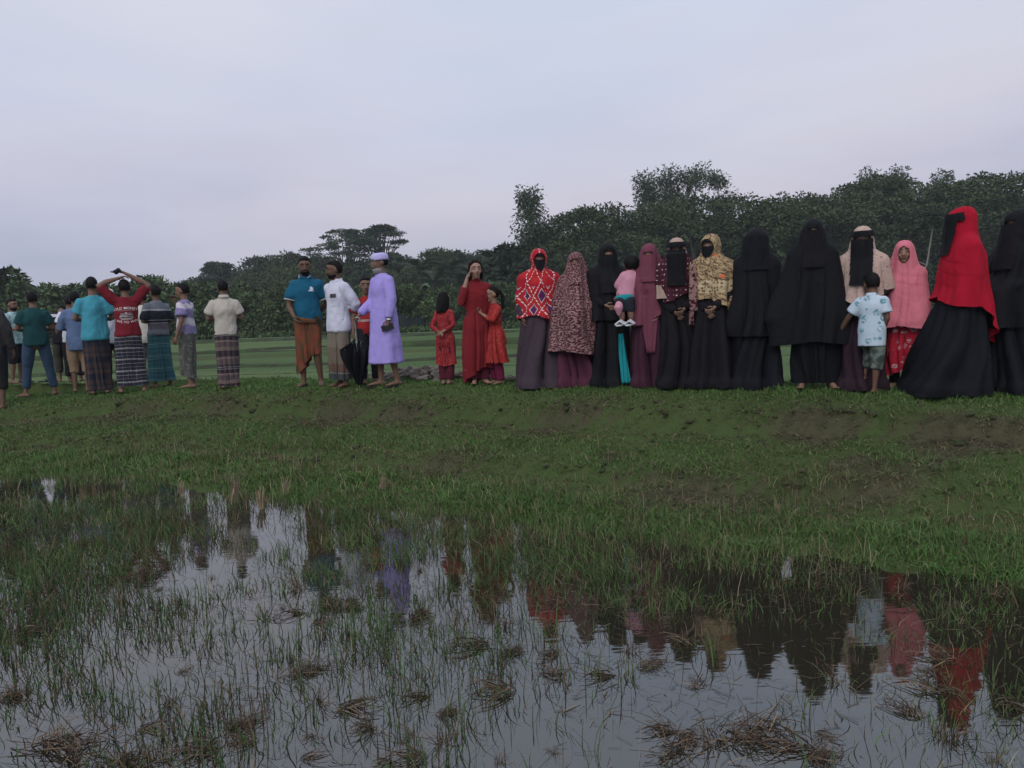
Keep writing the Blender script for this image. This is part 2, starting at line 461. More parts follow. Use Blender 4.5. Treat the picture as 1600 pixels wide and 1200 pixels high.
# turf on the bank: green on the crown, dead and rough along the two worn steps
def dryness_at(X, Y, v):
    w = v + .5 * (fbm(X * .7, Y * .7, 201) - .5)
    b = np.exp(-((w + .82) / .30) ** 2) * .78 + np.exp(-((w + 1.92) / .26) ** 2) * .7 + .08
    return np.clip(b * (.35 + 1.3 * fbm(X * 2.2, Y * 2.2, 203)) + .45 * np.clip(fbm(X * .5, Y * .5, 207) - .55, 0, 1) * (v < -.3) * 2, 0, 1)
n = 350000
X = rng.uniform(-14, 9, n); v = rng.uniform(-3.0, 2.6, n); Y = Yc(X) + v / .87
Z = ground(X, Y); d = dirt_at(X, Y)
dens = (1 - .35 * dryness_at(X, Y, v)) * np.clip(.45 + 1.0 * fbm(X * 1.3, Y * 1.3, 41), 0, 1) * (1 - .45 * d) * np.where(v > .9, .55, 1) * np.where(Z < -.01, 0, 1)
ok = (rng.uniform(0, 1, n) < dens) & inframe(X, Y, Z, 60) & (Y > 2.5)
X, Y, Z, v, d = X[ok], Y[ok], Z[ok], v[ok], d[ok]; n = len(X)
h = rng.uniform(.022, .06, n) * (1 - .45 * dryness_at(X, Y, v)) * (1 + .9 * np.clip((-v - 1.4) / 1.2, 0, 1)) * (.35 + .6 * fbm(X * 1.1, Y * 1.1, 51) + 1.1 * np.clip(fbm(X * 5, Y * 5, 52, 2) - .35, 0, 1) * 1.6) * np.where(v > -.5, 1.1, 1)
o = blades(np.stack([X, Y, Z - .006], 1), h, rng.uniform(.007, .0145, n), rng.uniform(.2, 1.3, n), 2, 'bank_grass', M_TURF, .4, 3, dryness_at(X, Y, v))
tag(o, 'short green turf with dry patches covering the earth bank', 'grass', kind='stuff'); print('turf', n)
# dry litter lying on the scarps and trodden parts
n = 170000
X = rng.uniform(-14, 9, n); v = rng.uniform(-2.9, -.2, n); Y = Yc(X) + v / .87; Z = ground(X, Y)
ok = (rng.uniform(0, 1, n) < np.clip(dirt_at(X, Y) * .9 + .35 * dryness_at(X, Y, v) + .13 * (fbm(X * 1.2, Y * 1.2, 77) > .5), 0, 1)) & inframe(X, Y, Z, 60) & (Y > 2.5) & (Z > 0)
X, Y, Z = X[ok], Y[ok], Z[ok]; n = len(X)
t = NT('dry_litter'); t.col(t.ramp(t.isl(), [(0, (.03, .022, .014)), (.7, (.10, .075, .05)), (1, (.24, .19, .13))]))
M_LITTER = t.m
o = blades(np.stack([X, Y, Z + .004], 1), rng.uniform(.012, .05, n), rng.uniform(.004, .008, n), rng.uniform(1.5, 4, n), 2, 'dry_grass_litter', M_LITTER, .1, 5)
tag(o, 'dead brown grass and roots lying on the bare scarps of the bank', 'dry grass', kind='stuff'); print('litter', n)
# lush marsh grass at the foot of the bank, and paddy shoots through the water
LUSH = [(560, 855, .75, 1.2), (90, 800, .7, 1.2), (240, 800, .5, 1.0), (470, 800, .45, .9), (210, 760, .6, .9), (20, 790, .6, 1.0), (370, 870, .25, .7), (560, 900, .4, .8), (660, 905, .3, .6), (640, 840, .7, 1.1), (60, 830, .9, 1.1), (200, 845, .7, 1.0), (560, 810, .7, .9), (720, 830, .7, 1.), (150, 860, .5, .9), (30, 870, .5, .8), (1020, 840, .8, 1.), (1120, 850, .8, .8), (1350, 840, .9, .6), (320, 830, .35, .25), (90, 900, .4, .5), (1130, 900, .8, .5), (1000, 890, .7, .8), (950, 850, .8, .9), (1590, 1010, .42, 4.), (1575, 930, .3, 2.),
        (1600, 1130, .30, 4.), (1100, 950, .35, .35), (800, 830, .9, .7), (1480, 830, .9, .5), (1250, 830, .8, .5), (720, 870, .4, .5), (330, 730, 1.2, .9), (150, 730, 1.2, .9), (500, 770, 1., .9), (30, 720, 1., .6)]
LP = [(at_plane(a, b), r, w) for a, b, r, w in LUSH]
GAP = [(330, 805, .35, 1.), (410, 815, .4, 1.), (440, 840, .3, .8), (90, 775, .35, .9), (300, 900, .4, .6), (690, 890, .25, .9), (330, 870, .35, .8), (1350, 870, .5, .35), (1450, 900, .6, .6), (1200, 1010, .5, .9), (800, 930, .2, .6), (620, 930, .3, .6)]
GP = [(at_plane(a, b), r, w) for a, b, r, w in GAP]
def blobs(X, Y, L_):
    s = 0
    for p, r, w in L_: s = s + w * np.exp(-(((X - p.x) / (r * 1.25)) ** 2 + ((Y - p.y) / r) ** 2))
    return s
n = 560000
X = rng.uniform(-9, 6, n); Y = rng.uniform(1.9, 10, n); v = vdist(X, Y)
lush = np.exp(-((v + 2.55) / .62) ** 2) * 1.05 + blobs(X, Y, LP)
lush = lush * np.clip(4.2 * (fbm(X * 2.4, Y * 2.4, 61) - .34), 0.04, 1.3) * np.clip(1 - 1.1 * blobs(X, Y, GP), 0, 1)
ok = (rng.uniform(0, 1, n) < lush * .42) & (v < -1.2)
Z = np.maximum(ground(X, Y), -.03); ok &= inframe(X, Y, Z, 60) & (Y > 2.0)
X, Y, Z = X[ok], Y[ok], Z[ok]; n = len(X)
h = (.03 + .12 * rng.uniform(0, 1, n) ** 2.2) * (.35 + 1.2 * fbm(X * 2.6, Y * 2.6, 71))
o = blades(np.stack([X, Y, Z - .01], 1), h, rng.uniform(.004, .008, n), rng.uniform(.08, .75, n), 2, 'marsh_grass', M_LUSH, .4, 7)
tag(o, 'lush green grass growing in the wet edge of the flooded field', 'grass', kind='stuff'); print('lush', n)
# paddy shoots in clumps
n = 27000
cx = rng.uniform(-6.5, 4.5, n); cy = 1.9 + 4.6 * rng.uniform(0, 1, n) ** .9; v = vdist(cx, cy)
dn = np.clip((fbm(cx * 1.5, cy * 1.5, 81) - .30) * 2.2, .05, 1) * np.clip(1.0 - .75 * blobs(cx, cy, GP), .15, 1) * np.where(cx < .2, 1.15, .6)
# the open mirror right of centre stays thin
mir = at_plane(960, 1130); dn = dn * (1 - .78 * np.exp(-(((cx - mir.x) / .55) ** 2 + ((cy - mir.y) / .45) ** 2)))
mir = at_plane(1180, 1010); dn = dn * (1 - .7 * np.exp(-(((cx - mir.x) / .8) ** 2 + ((cy - mir.y) / .5) ** 2)))
ok = (rng.uniform(0, 1, n) < dn * .95) & (v < -2.2) & inframe(cx, cy, np.zeros(n), 80)
cx, cy = cx[ok], cy[ok]; k = rng.integers(2, 13, len(cx)); rep = np.repeat(np.arange(len(cx)), k); n = len(rep)
sp = rng.uniform(.015, .085, len(cx))[rep]
X = cx[rep] + rng.normal(0, 1, n) * sp; Y = cy[rep] + rng.normal(0, 1, n) * sp
hh = (.035 + .20 * rng.uniform(0, 1, len(cx)) ** 2)[rep] * rng.uniform(.4, 1.15, n)
o = blades(np.stack([X, Y, np.full(n, -.012)], 1), hh, rng.uniform(.003, .0068, n), rng.uniform(.05, .95, n), 3, 'paddy_shoots', M_PADDY, .45, 9)
tag(o, 'thin green and yellowing shoots standing in the shallow water', 'shoots', kind='stuff'); print('paddy', n)
# scum: short floating bits
n = 12000
X = rng.uniform(-6, 4.2, n); Y = rng.uniform(1.9, 6.8, n)
ok = (fbm(X * 2.5, Y * 2.5, 91) > .46) & (vdist(X, Y) < -2.3) & inframe(X, Y, np.zeros(n), 60); X, Y = X[ok], Y[ok]; n = len(X)
ln = rng.uniform(.012, .09, n) ** 1.0; az = rng.normal(0, .9, n); wd = rng.uniform(.0006, .0020, n)
dx, dy = np.cos(az) * ln * .5, np.sin(az) * ln * .5; sx, sy = -np.sin(az) * wd, np.cos(az) * wd
z0 = .0025 + rng.uniform(0, .002, n); z1 = z0 + rng.uniform(-.004, .02, n) * (rng.uniform(0, 1, n) < .4)
V = np.stack([np.stack([X - dx - sx, Y - dy - sy, z0], 1), np.stack([X + dx - sx, Y + dy - sy, z1], 1), np.stack([X + dx + sx, Y + dy + sy, z1], 1), np.stack([X - dx + sx, Y - dy + sy, z0], 1)], 1).reshape(-1, 3)
o = link('floating_straw', np_mesh('floating_straw', V, np.arange(4 * n).reshape(-1, 4), False), M_LITTER)
tag(o, 'small bits of dead straw and weed floating on the water', 'straw', kind='stuff')

# pale dead stalks standing among the green at the foot of the bank
n = 6000
X = rng.uniform(-8, 5.5, n); Y = rng.uniform(2.2, 9, n); v = vdist(X, Y); Z = np.maximum(ground(X, Y), -.02)
ok = (rng.uniform(0, 1, n) < np.exp(-((v + 2.6) / .7) ** 2) * .55 + .10 * (fbm(X * 2, Y * 2, 13) > .5)) & (v < -1.3) & inframe(X, Y, Z, 40); X, Y, Z = X[ok], Y[ok], Z[ok]; n = len(X)
t = NT('pale_stalks'); t.col(t.ramp(t.isl(), [(0, (.13, .10, .065)), (1, (.42, .34, .24))]))
o = blades(np.stack([X, Y, Z - .01], 1), rng.uniform(.06, .24, n), rng.uniform(.003, .0065, n), rng.uniform(.02, .7, n) ** 1.6, 3, 'dead_stalks', t.m, .3, 17)
tag(o, 'scattered pale dead stalks standing in the marsh grass', 'stalks', kind='stuff')

# long half-sunk stalks lying at all angles in the shallow water
n = 15000
X = rng.uniform(-6, 4.4, n); Y = 1.9 + 5.0 * rng.uniform(0, 1, n); v = vdist(X, Y)
ok = (fbm(X * 1.6, Y * 1.6, 133) > .42 + .10 * (X > .4)) & (v < -2.1) & inframe(X, Y, np.zeros(n), 60); X, Y = X[ok], Y[ok]; n = len(X)
t = NT('sunk_stalks'); t.col(t.ramp(t.isl(), [(0, (.022, .017, .012)), (.6, (.065, .048, .034)), (1, (.17, .13, .09))])); t.b.inputs['Roughness'].default_value = .6
o = blades(np.stack([X, Y, rng.uniform(-.03, .002, n)], 1), rng.uniform(.008, .07, n), rng.uniform(.002, .0055, n), rng.uniform(.6, 4.5, n), 3, 'sunken_stalks', t.m, .22, 19)
tag(o, 'dark half-sunk stalks lying at all angles in the water', 'stalks', kind='stuff')
# low grass of the field just behind the bank
n = 45000
Y = 10 + 18 * rng.uniform(0, 1, n) ** 1.3; X = rng.uniform(-.75, .72, n) * Y; v = vdist(X, Y); Z = ground(X, Y)
ok = (v > 1.5) & (rng.uniform(0, 1, n) < .25 + 1.0 * np.clip(fbm(X * .7, Y * .35, 143) - .35, 0, 1) * 2); X, Y, Z = X[ok], Y[ok], Z[ok]; n = len(X)
o = blades(np.stack([X, Y, Z - .005], 1), rng.uniform(.015, .05, n) * (.5 + fbm(X * .6, Y * .3, 151)), rng.uniform(.006, .014, n), rng.uniform(.3, 1.4, n), 2, 'field_grass', grass_mat('field_grass', (.055, .090, .034), (.105, .145, .055), (.17, .15, .09), .22), .4, 21)
tag(o, 'thin short grass of the fallow field behind the bank', 'grass', kind='stuff')
# low earth banks dividing the far plots
t = NT('field_bank'); o = t.coord(); t.col(t.mix(t.ramp(t.noise(1.2, o, 5, .7), [(.40, 0.), (.60, 1.)]), (.034, .034, .022), (.045, .075, .026))); t.bump(t.noise(8, o, 4), .6, .05); M_BANK = t.m
for i, (Y0, hgt, wd, sl) in enumerate([(21.5, .08, .35, .02), (26.5, .20, .4, -.03), (33, .10, .4, .02), (39.5, .20, .5, -.02), (47.5, .16, .6, .01)]):
    xs = np.arange(-48, 48, .3); q = np.array([(-.5, -.12), (-.36, .45), (-.12, .95), (.15, 1.), (.5, -.12)]); V = []
    for x in xs:
        w_ = fbm(np.array([x * .12]), np.array([i * 7.]), 161)[0]; yc = Y0 + sl * x + 2.6 * (w_ - .5); hh = hgt * (.45 + 1.1 * fbm(np.array([x * .5]), np.array([i * 3.]), 171)[0]); z0 = float(ground(np.array([x]), np.array([yc]))[0])
        for a, b in q: V.append((x, yc + a * wd, z0 + b * hh))
    k = len(q); Q = np.array([[a * k + j, (a + 1) * k + j, (a + 1) * k + j + 1, a * k + j + 1] for a in range(len(xs) - 1) for j in range(k - 1)])
    tag(link('field_bank', np_mesh('field_bank', np.array(V), Q), M_BANK), kind='structure')

# broken turf lumps along the two worn steps and on the trodden right side
q = np.random.default_rng(91); g = G(); n = 0
while n < 520:
    X = q.uniform(-9.5, 6.5); c_ = q.uniform(); v = q.normal(-.78, .13) if c_ < .5 else (q.normal(-1.84, .13) if c_ < .8 else q.uniform(-1.8, -.6))
    Y = float(Yc(X)) + v / .87
    if fbm(np.array([X * 1.1]), np.array([Y * 1.1]), 301)[0] < .42: continue
    z = float(ground(np.array([X]), np.array([Y]))[0]); s_ = q.uniform(.008, .026) * (1 + .5 * (q.uniform() < .1)); jit = q.uniform(.7, 1.3, 60); n += 1
    g.ell((X, Y, z + s_ * .1), (s_ * q.uniform(.9, 1.9), s_ * q.uniform(.8, 1.2), s_ * q.uniform(.5, .9)), Euler((q.uniform(-.3, .3), q.uniform(-.3, .3), q.uniform(0, 3))).to_matrix(), 7, 5, 0, lambda V: V * jit[:len(V), None])
t = NT('turf_lumps'); o = t.coord(); t.col(t.mix(t.ramp(t.noise(30, o, 4, .7), [(.40, 0.), (.62, 1.)]), t.mix(t.isl(), (.026, .022, .014), (.075, .062, .042)), (.045, .070, .024))); t.bump(t.noise(60, o, 4), .8, .02)
tag(link('turf_lumps', g.mesh('turf_lumps', False), t.m), 'broken lumps of turf and earth along the worn steps of the bank', 'clods', kind='stuff')
HAZE = .0006
# ---------------------------------------------------------------- trees
def leaf_mat(name, a, b, tip=(.1, .14, .06), f=.12):
    t = NT(name); r = t.isl()
    c = t.mix(r, a, b)
    c = t.mix(t.ramp(t.M('FRACT', t.M('MULTIPLY', r, 91.3)), [(1 - f, 0.), (1 - f * .5, 1.)]), c, tip)
    c = t.mix(t.n('ShaderNodeObjectInfo').outputs['Random'], t.mix(.35, c, (.012, .018, .012)), t.mix(.22, c, (.11, .15, .05)))
    t.col(t.mix(t.ramp(t.noise(.35, t.coord(), 3), [(.35, 0.), (.65, 1.)]), t.mix(.45, c, (.01, .016, .01)), c)); t.b.inputs['Roughness'].default_value = .7
    return t.m
M_HEDGE = leaf_mat('hedge_leaves', (.048, .092, .030), (.105, .170, .058), (.16, .23, .10), .36)
M_RAIN = leaf_mat('canopy_leaves', (.030, .052, .024), (.060, .092, .038), (.10, .13, .06), .16)
M_GUM = leaf_mat('tall_tree_leaves', (.036, .060, .038), (.066, .100, .058), (.10, .14, .085), .14)
M_PALE = leaf_mat('pale_leaves', (.07, .10, .045), (.11, .15, .07), (.15, .19, .10), .1)
M_PALMLEAF = leaf_mat('palm_leaves', (.030, .052, .034), (.055, .085, .055), (.09, .12, .08), .1)
M_BARK = plain('bark', (.075, .065, .055), .95, .1)
M_BARKPALE = plain('pale_bark', (.17, .16, .145), .9, .1)
def unit(n, r):
    a = r.normal(0, 1, (n, 3)); return a / np.linalg.norm(a, axis=1)[:, None]
def leaf_quads(P, D, ln, wd, r, droop=0.25):
    """diamond leaves with a raised midline at P, pointing along D"""
    n = len(P); D = D.copy(); D[:, 2] -= droop; D /= np.linalg.norm(D, axis=1)[:, None]
    S = np.cross(D, unit(n, r)); S /= np.linalg.norm(S, axis=1)[:, None] + 1e-9
    N = np.cross(S, D)
    a = P; b = P + D * (ln * .45)[:, None] + S * (wd * .5)[:, None] + N * (wd * .12)[:, None]
    c = P + D * ln[:, None]; d = P + D * (ln * .45)[:, None] - S * (wd * .5)[:, None] + N * (wd * .12)[:, None]
    return np.stack([a, b, c, d], 1).reshape(-1, 3)
def leaf_mesh(name, blobs_, per, ln, wd, r, shell=.55, droop=.3, up=0.0, flat=1.0):
    Vs = []
    for (c, rad) in blobs_:
        n = max(8, int(per)); u = unit(n, r); u[:, 2] = np.abs(u[:, 2]) * np.where(r.uniform(0, 1, n) < up, 1, np.sign(u[:, 2]))
        q = shell + (1 - shell) * r.uniform(0, 1, n) ** .6
        P = np.array(c) + u * np.array(rad) * q[:, None]
        D = u + r.normal(0, .55, (n, 3)); D[:, 2] *= flat
        Vs.append(leaf_quads(P, D, r.uniform(.6, 1.3, n) * ln, r.uniform(.7, 1.3, n) * wd, r, droop))
    V = np.concatenate(Vs)
    return np_mesh(name, V, np.arange(len(V)).reshape(-1, 4), False)
def limb(g, a, b, ra, rb, r, wob=.12, n=7, k=4):
    a = np.array(a, float); b = np.array(b, float); L_ = np.linalg.norm(b - a)
    pts = [a + (b - a) * t_ + (r.normal(0, wob * L_ * .35, 3) if 0 < t_ < 1 else 0) for t_ in np.linspace(0, 1, k)]
    g.tube(pts, np.linspace(ra, rb, k), n); return pts
def tree_from(name, crown_me, trunk_g, leafm, barkm, label, group):
    root = empty(name); tag(root, label, 'tree', group)
    c = link('crown', crown_me, leafm, root); c['kind'] = 'stuff'
    link('trunk', trunk_g.mesh('trunk'), barkm, root)
    return root
def copy_tree(o, parent=None):
    c = o.copy(); COL.objects.link(c); c.parent = parent
    for ch in o.children: copy_tree(ch, c)
    return c
def gz(X, Y): return float(ground(np.array([X]), np.array([Y]))[0])

def proto_hedge(seed):
    r = np.random.default_rng(seed); H = 5.0; g = G(); bl = []
    limb(g, (0, 0, -.2), (0.1, 0, 1.7), .13, .09, r)
    for i in range(13):
        a = r.uniform(0, 2 * np.pi); d = r.uniform(.1, 1.5); z = r.uniform(1.3, 4.4); d *= 1.1 - .55 * max(0, (z - 3) / 1.5)
        c = (d * np.cos(a), d * np.sin(a), z); s = r.uniform(.5, .85)
        bl.append((c, (s * 1.1, s * 1.1, s * .75)))
        if i < 8: limb(g, (.1, 0, r.uniform(1.2, 1.7)), c, .05, .02, r, n=5)
    bl += [((r.uniform(-.9, .9), r.uniform(-.9, .9), r.uniform(1.0, 1.6)), (.9, .9, .6)) for _ in range(4)]
    bl.append(((.1, 0, 4.35), (.6, .6, .5)))
    return leaf_mesh('crown', bl, 190, .44, .17, r, .4, .5), g
def proto_rain(seed, W, Hh, th=.42, clumps=300, per=105, ls=.34, low=.12):
    r = np.random.default_rng(seed); g = G(); bl = []
    base = Hh * .30
    limb(g, (0, 0, -.3), (0, 0, base), .45, .38, r, .05, 9)
    for i in range(clumps):
        a = r.uniform(0, 2 * np.pi); q = r.uniform(0, 1) ** .55
        x, y = W * .5 * q * np.cos(a), W * .5 * q * np.sin(a)
        top = Hh - (Hh * th) * (q ** 2.4) - r.uniform(0, .35)
        z = top - (r.uniform(0, 1) ** 2.0) * Hh * (.10 + low)
        s = r.uniform(.6, 1.2)
        bl.append(((x, y, z), (s * 1.45, s * 1.45, s * .6)))
        if i % 11 == 0:
            p = limb(g, (0, 0, base * r.uniform(.8, 1)), (x * .55, y * .55, base + (z - base) * .6), .2, .1, r, .1, 6)
            limb(g, p[-1], (x, y, z), .1, .03, r, .1, 5)
    return leaf_mesh('crown', bl, per, ls, ls * .5, r, .25, .1, .35, .6), g
def proto_tall(seed, W, Hh, base, clumps, per, ls=.3, tops=1):
    r = np.random.default_rng(seed); g = G(); bl = []
    stems = [limb(g, (r.normal(0, .1) * i, 0, -.2), ((i - (tops - 1) / 2) * W / max(1, tops), r.normal(0, .3), Hh * r.uniform(.9, .97)), .22, .04, r, .04, 7, 6) for i in range(tops)]
    for i in range(clumps):
        st = stems[i % tops]; t_ = r.uniform(base, 1.0); f = t_ * (len(st) - 1); k = min(int(f), len(st) - 2); p0 = st[k] + (st[k + 1] - st[k]) * (f - k)
        a = r.uniform(0, 2 * np.pi); d = (W / 2 / tops ** .5) * (1.05 - .5 * (t_ - base) / (1 - base)) * r.uniform(.15, 1)
        c = p0 + np.array([d * np.cos(a), d * np.sin(a), r.uniform(-.2, .5)]); s = r.uniform(.65, 1.2)
        bl.append((c, (s, s, s * .85))); limb(g, p0 - np.array([0, 0, .3]), c, .045, .012, r, .1, 4, 3)
    return leaf_mesh('crown', bl, int(per * .8), ls * 1.1, ls * .40, r, .15, .5), g
def proto_flat(seed, W, Hh, layers=5, per=120):
    r = np.random.default_rng(seed); g = G(); bl = []
    fork = Hh * .45
    limb(g, (0, 0, -.3), (0, 0, fork), .3, .22, r, .06, 8)
    for i in range(layers * 7):
        a = r.uniform(0, 2 * np.pi); q = r.uniform(.15, 1)
        x, y = W * .5 * q * np.cos(a), W * .5 * q * np.sin(a); z = Hh * (.97 - .22 * q ** 2 - r.choice([0, 0, .1, .2]) * q)
        bl.append(((x, y, z), (r.uniform(.9, 1.7), r.uniform(.9, 1.7), r.uniform(.22, .4))))
        p = limb(g, (0, 0, fork * r.uniform(.85, 1)), (x * .6, y * .6, fork + (z - fork) * .72), .12, .07, r, .1, 5)
        limb(g, p[-1], (x, y, z - .1), .07, .025, r, .1, 4)
    return leaf_mesh('crown', bl, per, .34, .16, r, .1, .0, .6, .35), g
def put(o, px, Y, rz=0, s=(1, 1, 1), sink=.15):
    X = at(px, 500, Y).x; o.location = (X, Y, gz(X, Y) - sink); o.rotation_euler = (0, 0, rz); o.scale = s
def htop(px, py, Y): return at(px, py, Y).z - gz(at(px, py, Y).x, Y)

# the hedge line of broad-leaved young trees
LAND = [(5, 'the charcoal shirt'), (62, 'the dark green t-shirt'), (104, 'the navy shirt with a white band'), (157, 'the turquoise t-shirt'), (207, 'the maroon t-shirt'), (254, 'the striped t-shirt'), (297, 'the lavender tie-dye t-shirt'), (359, 'the beige polo shirt'), (420, 'the gap before the teal polo shirt'), (487, 'the teal polo shirt'), (534, 'the white shirt'), (604, 'the lavender robe'), (650, 'the gap beside the lavender robe'), (699, 'the girl with her hands behind her'), (750, 'the long maroon dress'), (790, 'the girl with the ponytail'), (848, 'the red tie-dyed shawl'), (905, 'the spotted head covering'), (955, 'the woman holding the small child'), (1018, 'the mauve head covering'), (1061, 'the pearl-dotted shawl'), (1114, 'the yellow shawl'), (1183, 'the fully covered woman in black'), (1271, 'the widest black cloak'), (1347, 'the cream shawl'), (1411, 'the pink head covering'), (1502, 'the red head covering'), (1586, 'the woman in black at the border')]
_used = set()
def land_label(px, kind, share):
    lx, nm = min(LAND, key=lambda q_: abs(q_[0] - px)); d_ = px - lx
    w_ = 'straight behind' if abs(d_) < 9 else ('just left behind' if d_ < 0 else 'just right behind')
    s_ = kind + ' ' + w_ + ' ' + nm
    if s_ in _used: return share
    _used.add(s_); return s_
protos = []
for k in range(6):
    me, g = proto_hedge(100 + k)
    protos.append(tree_from('broadleaf_tree', me, g, M_HEDGE, M_BARK, 'young broad-leaved tree with drooping leaves in the dense hedge line across the field', 'young broad-leaved trees in the hedge line'))
used = [0] * 6; r = np.random.default_rng(3)
HT = [(-80, 415), (0, 418), (60, 445), (100, 440), (130, 432), (180, 450), (235, 428), (270, 438), (330, 445), (370, 440), (450, 452), (560, 445), (640, 440), (700, 450), (760, 442), (830, 435), (880, 440), (940, 470), (1010, 460)]
def put_hedge(px, Y, py, zs=1.0, kind='leafy hedge tree'):
    k = int(r.integers(0, 6)); o = protos[k] if not used[k] else copy_tree(protos[k]); used[k] += 1
    s = htop(px, py, Y) / 4.85
    o['label'] = land_label(px, kind, 'young broad-leaved tree in the back row of the dense hedge line')
    put(o, px, Y, r.uniform(0, 6.28), (s * r.uniform(.9, 1.15) * zs, s * r.uniform(.9, 1.15) * zs, s))
for px in np.arange(-70, 1000, 25.):
    py = np.interp(px, [a for a, b in HT], [b for a, b in HT]) + r.uniform(-6, 16)
    put_hedge(px + r.uniform(-7, 7), 58 + r.uniform(-1.5, 1.5), py)
for px in np.arange(-60, 1000, 44.):
    py = np.interp(px, [a for a, b in HT], [b for a, b in HT]) + r.uniform(-4, 10)
    put_hedge(px + r.uniform(-9, 9), 62 + r.uniform(-1, 1.5), py, 1.0, 'back-row hedge tree')
# undergrowth trees below the big canopies
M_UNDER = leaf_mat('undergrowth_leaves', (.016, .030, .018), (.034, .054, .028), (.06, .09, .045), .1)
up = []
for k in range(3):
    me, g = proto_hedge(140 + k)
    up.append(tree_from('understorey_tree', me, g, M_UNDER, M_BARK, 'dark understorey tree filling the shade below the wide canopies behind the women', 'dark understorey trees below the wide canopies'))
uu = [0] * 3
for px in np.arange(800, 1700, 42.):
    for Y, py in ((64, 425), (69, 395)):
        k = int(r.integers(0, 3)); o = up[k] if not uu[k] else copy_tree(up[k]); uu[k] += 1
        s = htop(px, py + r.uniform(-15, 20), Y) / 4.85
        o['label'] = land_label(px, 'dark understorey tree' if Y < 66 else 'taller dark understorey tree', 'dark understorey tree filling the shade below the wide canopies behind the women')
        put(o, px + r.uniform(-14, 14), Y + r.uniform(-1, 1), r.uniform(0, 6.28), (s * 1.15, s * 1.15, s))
# wide umbrella canopies on the right
RAIN = [(932, 76, 322, 232, 'wide dark umbrella canopy reaching down to the left beside the slim tall tree', .60), (1095, 78, 308, 300, 'wide dark canopy below the tall bushy tree with two tops', .42),
        (1240, 74, 308, 250, 'wide dark canopy behind the woman in the wide black cloak', .45), (1372, 80, 280, 260, 'dark spreading canopy with bright sky holes behind the woman with the cream shawl', .45),
        (1545, 74, 274, 280, 'dark spreading canopy behind the woman with the red head covering', .40), (1700, 78, 276, 240, 'dark canopy at the right end of the tree belt', .42)]
for i, (px, Y, py, w, lb, th) in enumerate(RAIN):
    H_ = htop(px, py, Y); me, g = proto_rain(200 + i, w / F * Y * 1.12, H_, th, 210, 95, .36)
    o = tree_from('umbrella_tree', me, g, M_RAIN, M_BARK, lb, None); put(o, px, Y, 0)
for px, Y, py, w, base, cl, per, tops, lb in [
        (835, 74, 287, 58, .42, 60, 110, 1, 'slim tall tree with a ragged narrow crown standing above the left slope of the canopy'),
        (1050, 84, 247, 118, .34, 170, 120, 3, 'tall bushy tree rising highest above the dark canopies, sky between its crowns'),
        (1122, 85, 258, 46, .45, 36, 120, 1, 'smaller rounded crown standing right beside the highest bushy tree'),
        (1372, 86, 257, 96, .36, 100, 120, 2, 'bushy treetop rising above the dark belt behind the cream-shawled woman'),
        (1472, 84, 261, 64, .36, 64, 120, 1, 'pale bushy treetop rising above the dark belt behind the red head covering')]:
    H_ = htop(px, py, Y); me, g = proto_tall(300 + px, w / F * Y, H_, base, cl, per, .34, tops)
    o = tree_from('tall_tree', me, g, M_GUM, M_BARKPALE, lb, None); put(o, px, Y, 0)
# far trees behind the hedge, left and centre
for px, Y, py, w, lb in [(545, 112, 355, 125, 'flat-topped tree with layered crown above the man with his hands behind his back'), (600, 116, 347, 84, 'highest flat-topped tree with bare forking limbs above the lavender cap'),
                         (345, 120, 407, 62, 'small thin flat-topped tree on the skyline left of the polo-shirt men'), (612, 108, 392, 58, 'low flat-topped tree half hidden behind the man in the lavender robe')]:
    H_ = htop(px, py, Y); me, g = proto_flat(400 + px, w / F * Y, H_, 6, 190)
    o = tree_from('flat_topped_tree', me, g, M_GUM, M_BARK, lb, None); put(o, px, Y, 0)
fp = []
for k in range(3):
    me, g = proto_rain(450 + k, 12, 9, .55, 170, 90, .42, .2)
    fp.append(tree_from('far_tree', me, g, M_RAIN, M_BARK, 'rounded dark tree on the hazy skyline beyond the hedge line', 'rounded trees on the hazy skyline')); 
fu = [0] * 3
for px, Y, py, w in [(320, 125, 432, 110), (365, 122, 420, 110), (420, 118, 400, 120), (455, 115, 394, 100), (505, 118, 402, 120), (560, 112, 405, 110), (640, 110, 408, 110), (690, 102, 391, 110), (725, 98, 391, 95), (770, 92, 392, 110), (810, 90, 382, 90), (470, 100, 412, 120), (400, 104, 425, 100), (590, 100, 418, 120), (655, 96, 415, 110), (845, 96, 372, 90)]:
    k = int(r.integers(0, 3)); o = fp[k] if not fu[k] else copy_tree(fp[k]); fu[k] += 1
    o['label'] = land_label(px, 'hazy skyline tree', 'rounded dark tree on the hazy skyline beyond the hedge line')
    s = htop(px, py, Y) / 9.; put(o, px, Y, r.uniform(0, 6.28), (w / F * Y / 12, w / F * Y / 12, s))
for px, py in [(830, 372), (880, 350), (935, 338), (985, 336), (1040, 332), (1100, 330), (1160, 330), (1220, 325), (1290, 315), (1350, 300), (1410, 296), (1470, 296), (1530, 292), (1600, 290), (1670, 290)]:
    k = int(r.integers(0, 3)); o = copy_tree(fp[k]); Y = 97 + r.uniform(-3, 6)
    o['label'] = land_label(px, 'farthest dark treetop', 'rounded dark tree in the shade behind the wide canopies on the right'); o['group'] = 'rounded trees behind the wide canopies'
    s = htop(px, py + 14, Y) / 9.; put(o, px, Y, r.uniform(0, 6.28), (1.0, 1.0, s))
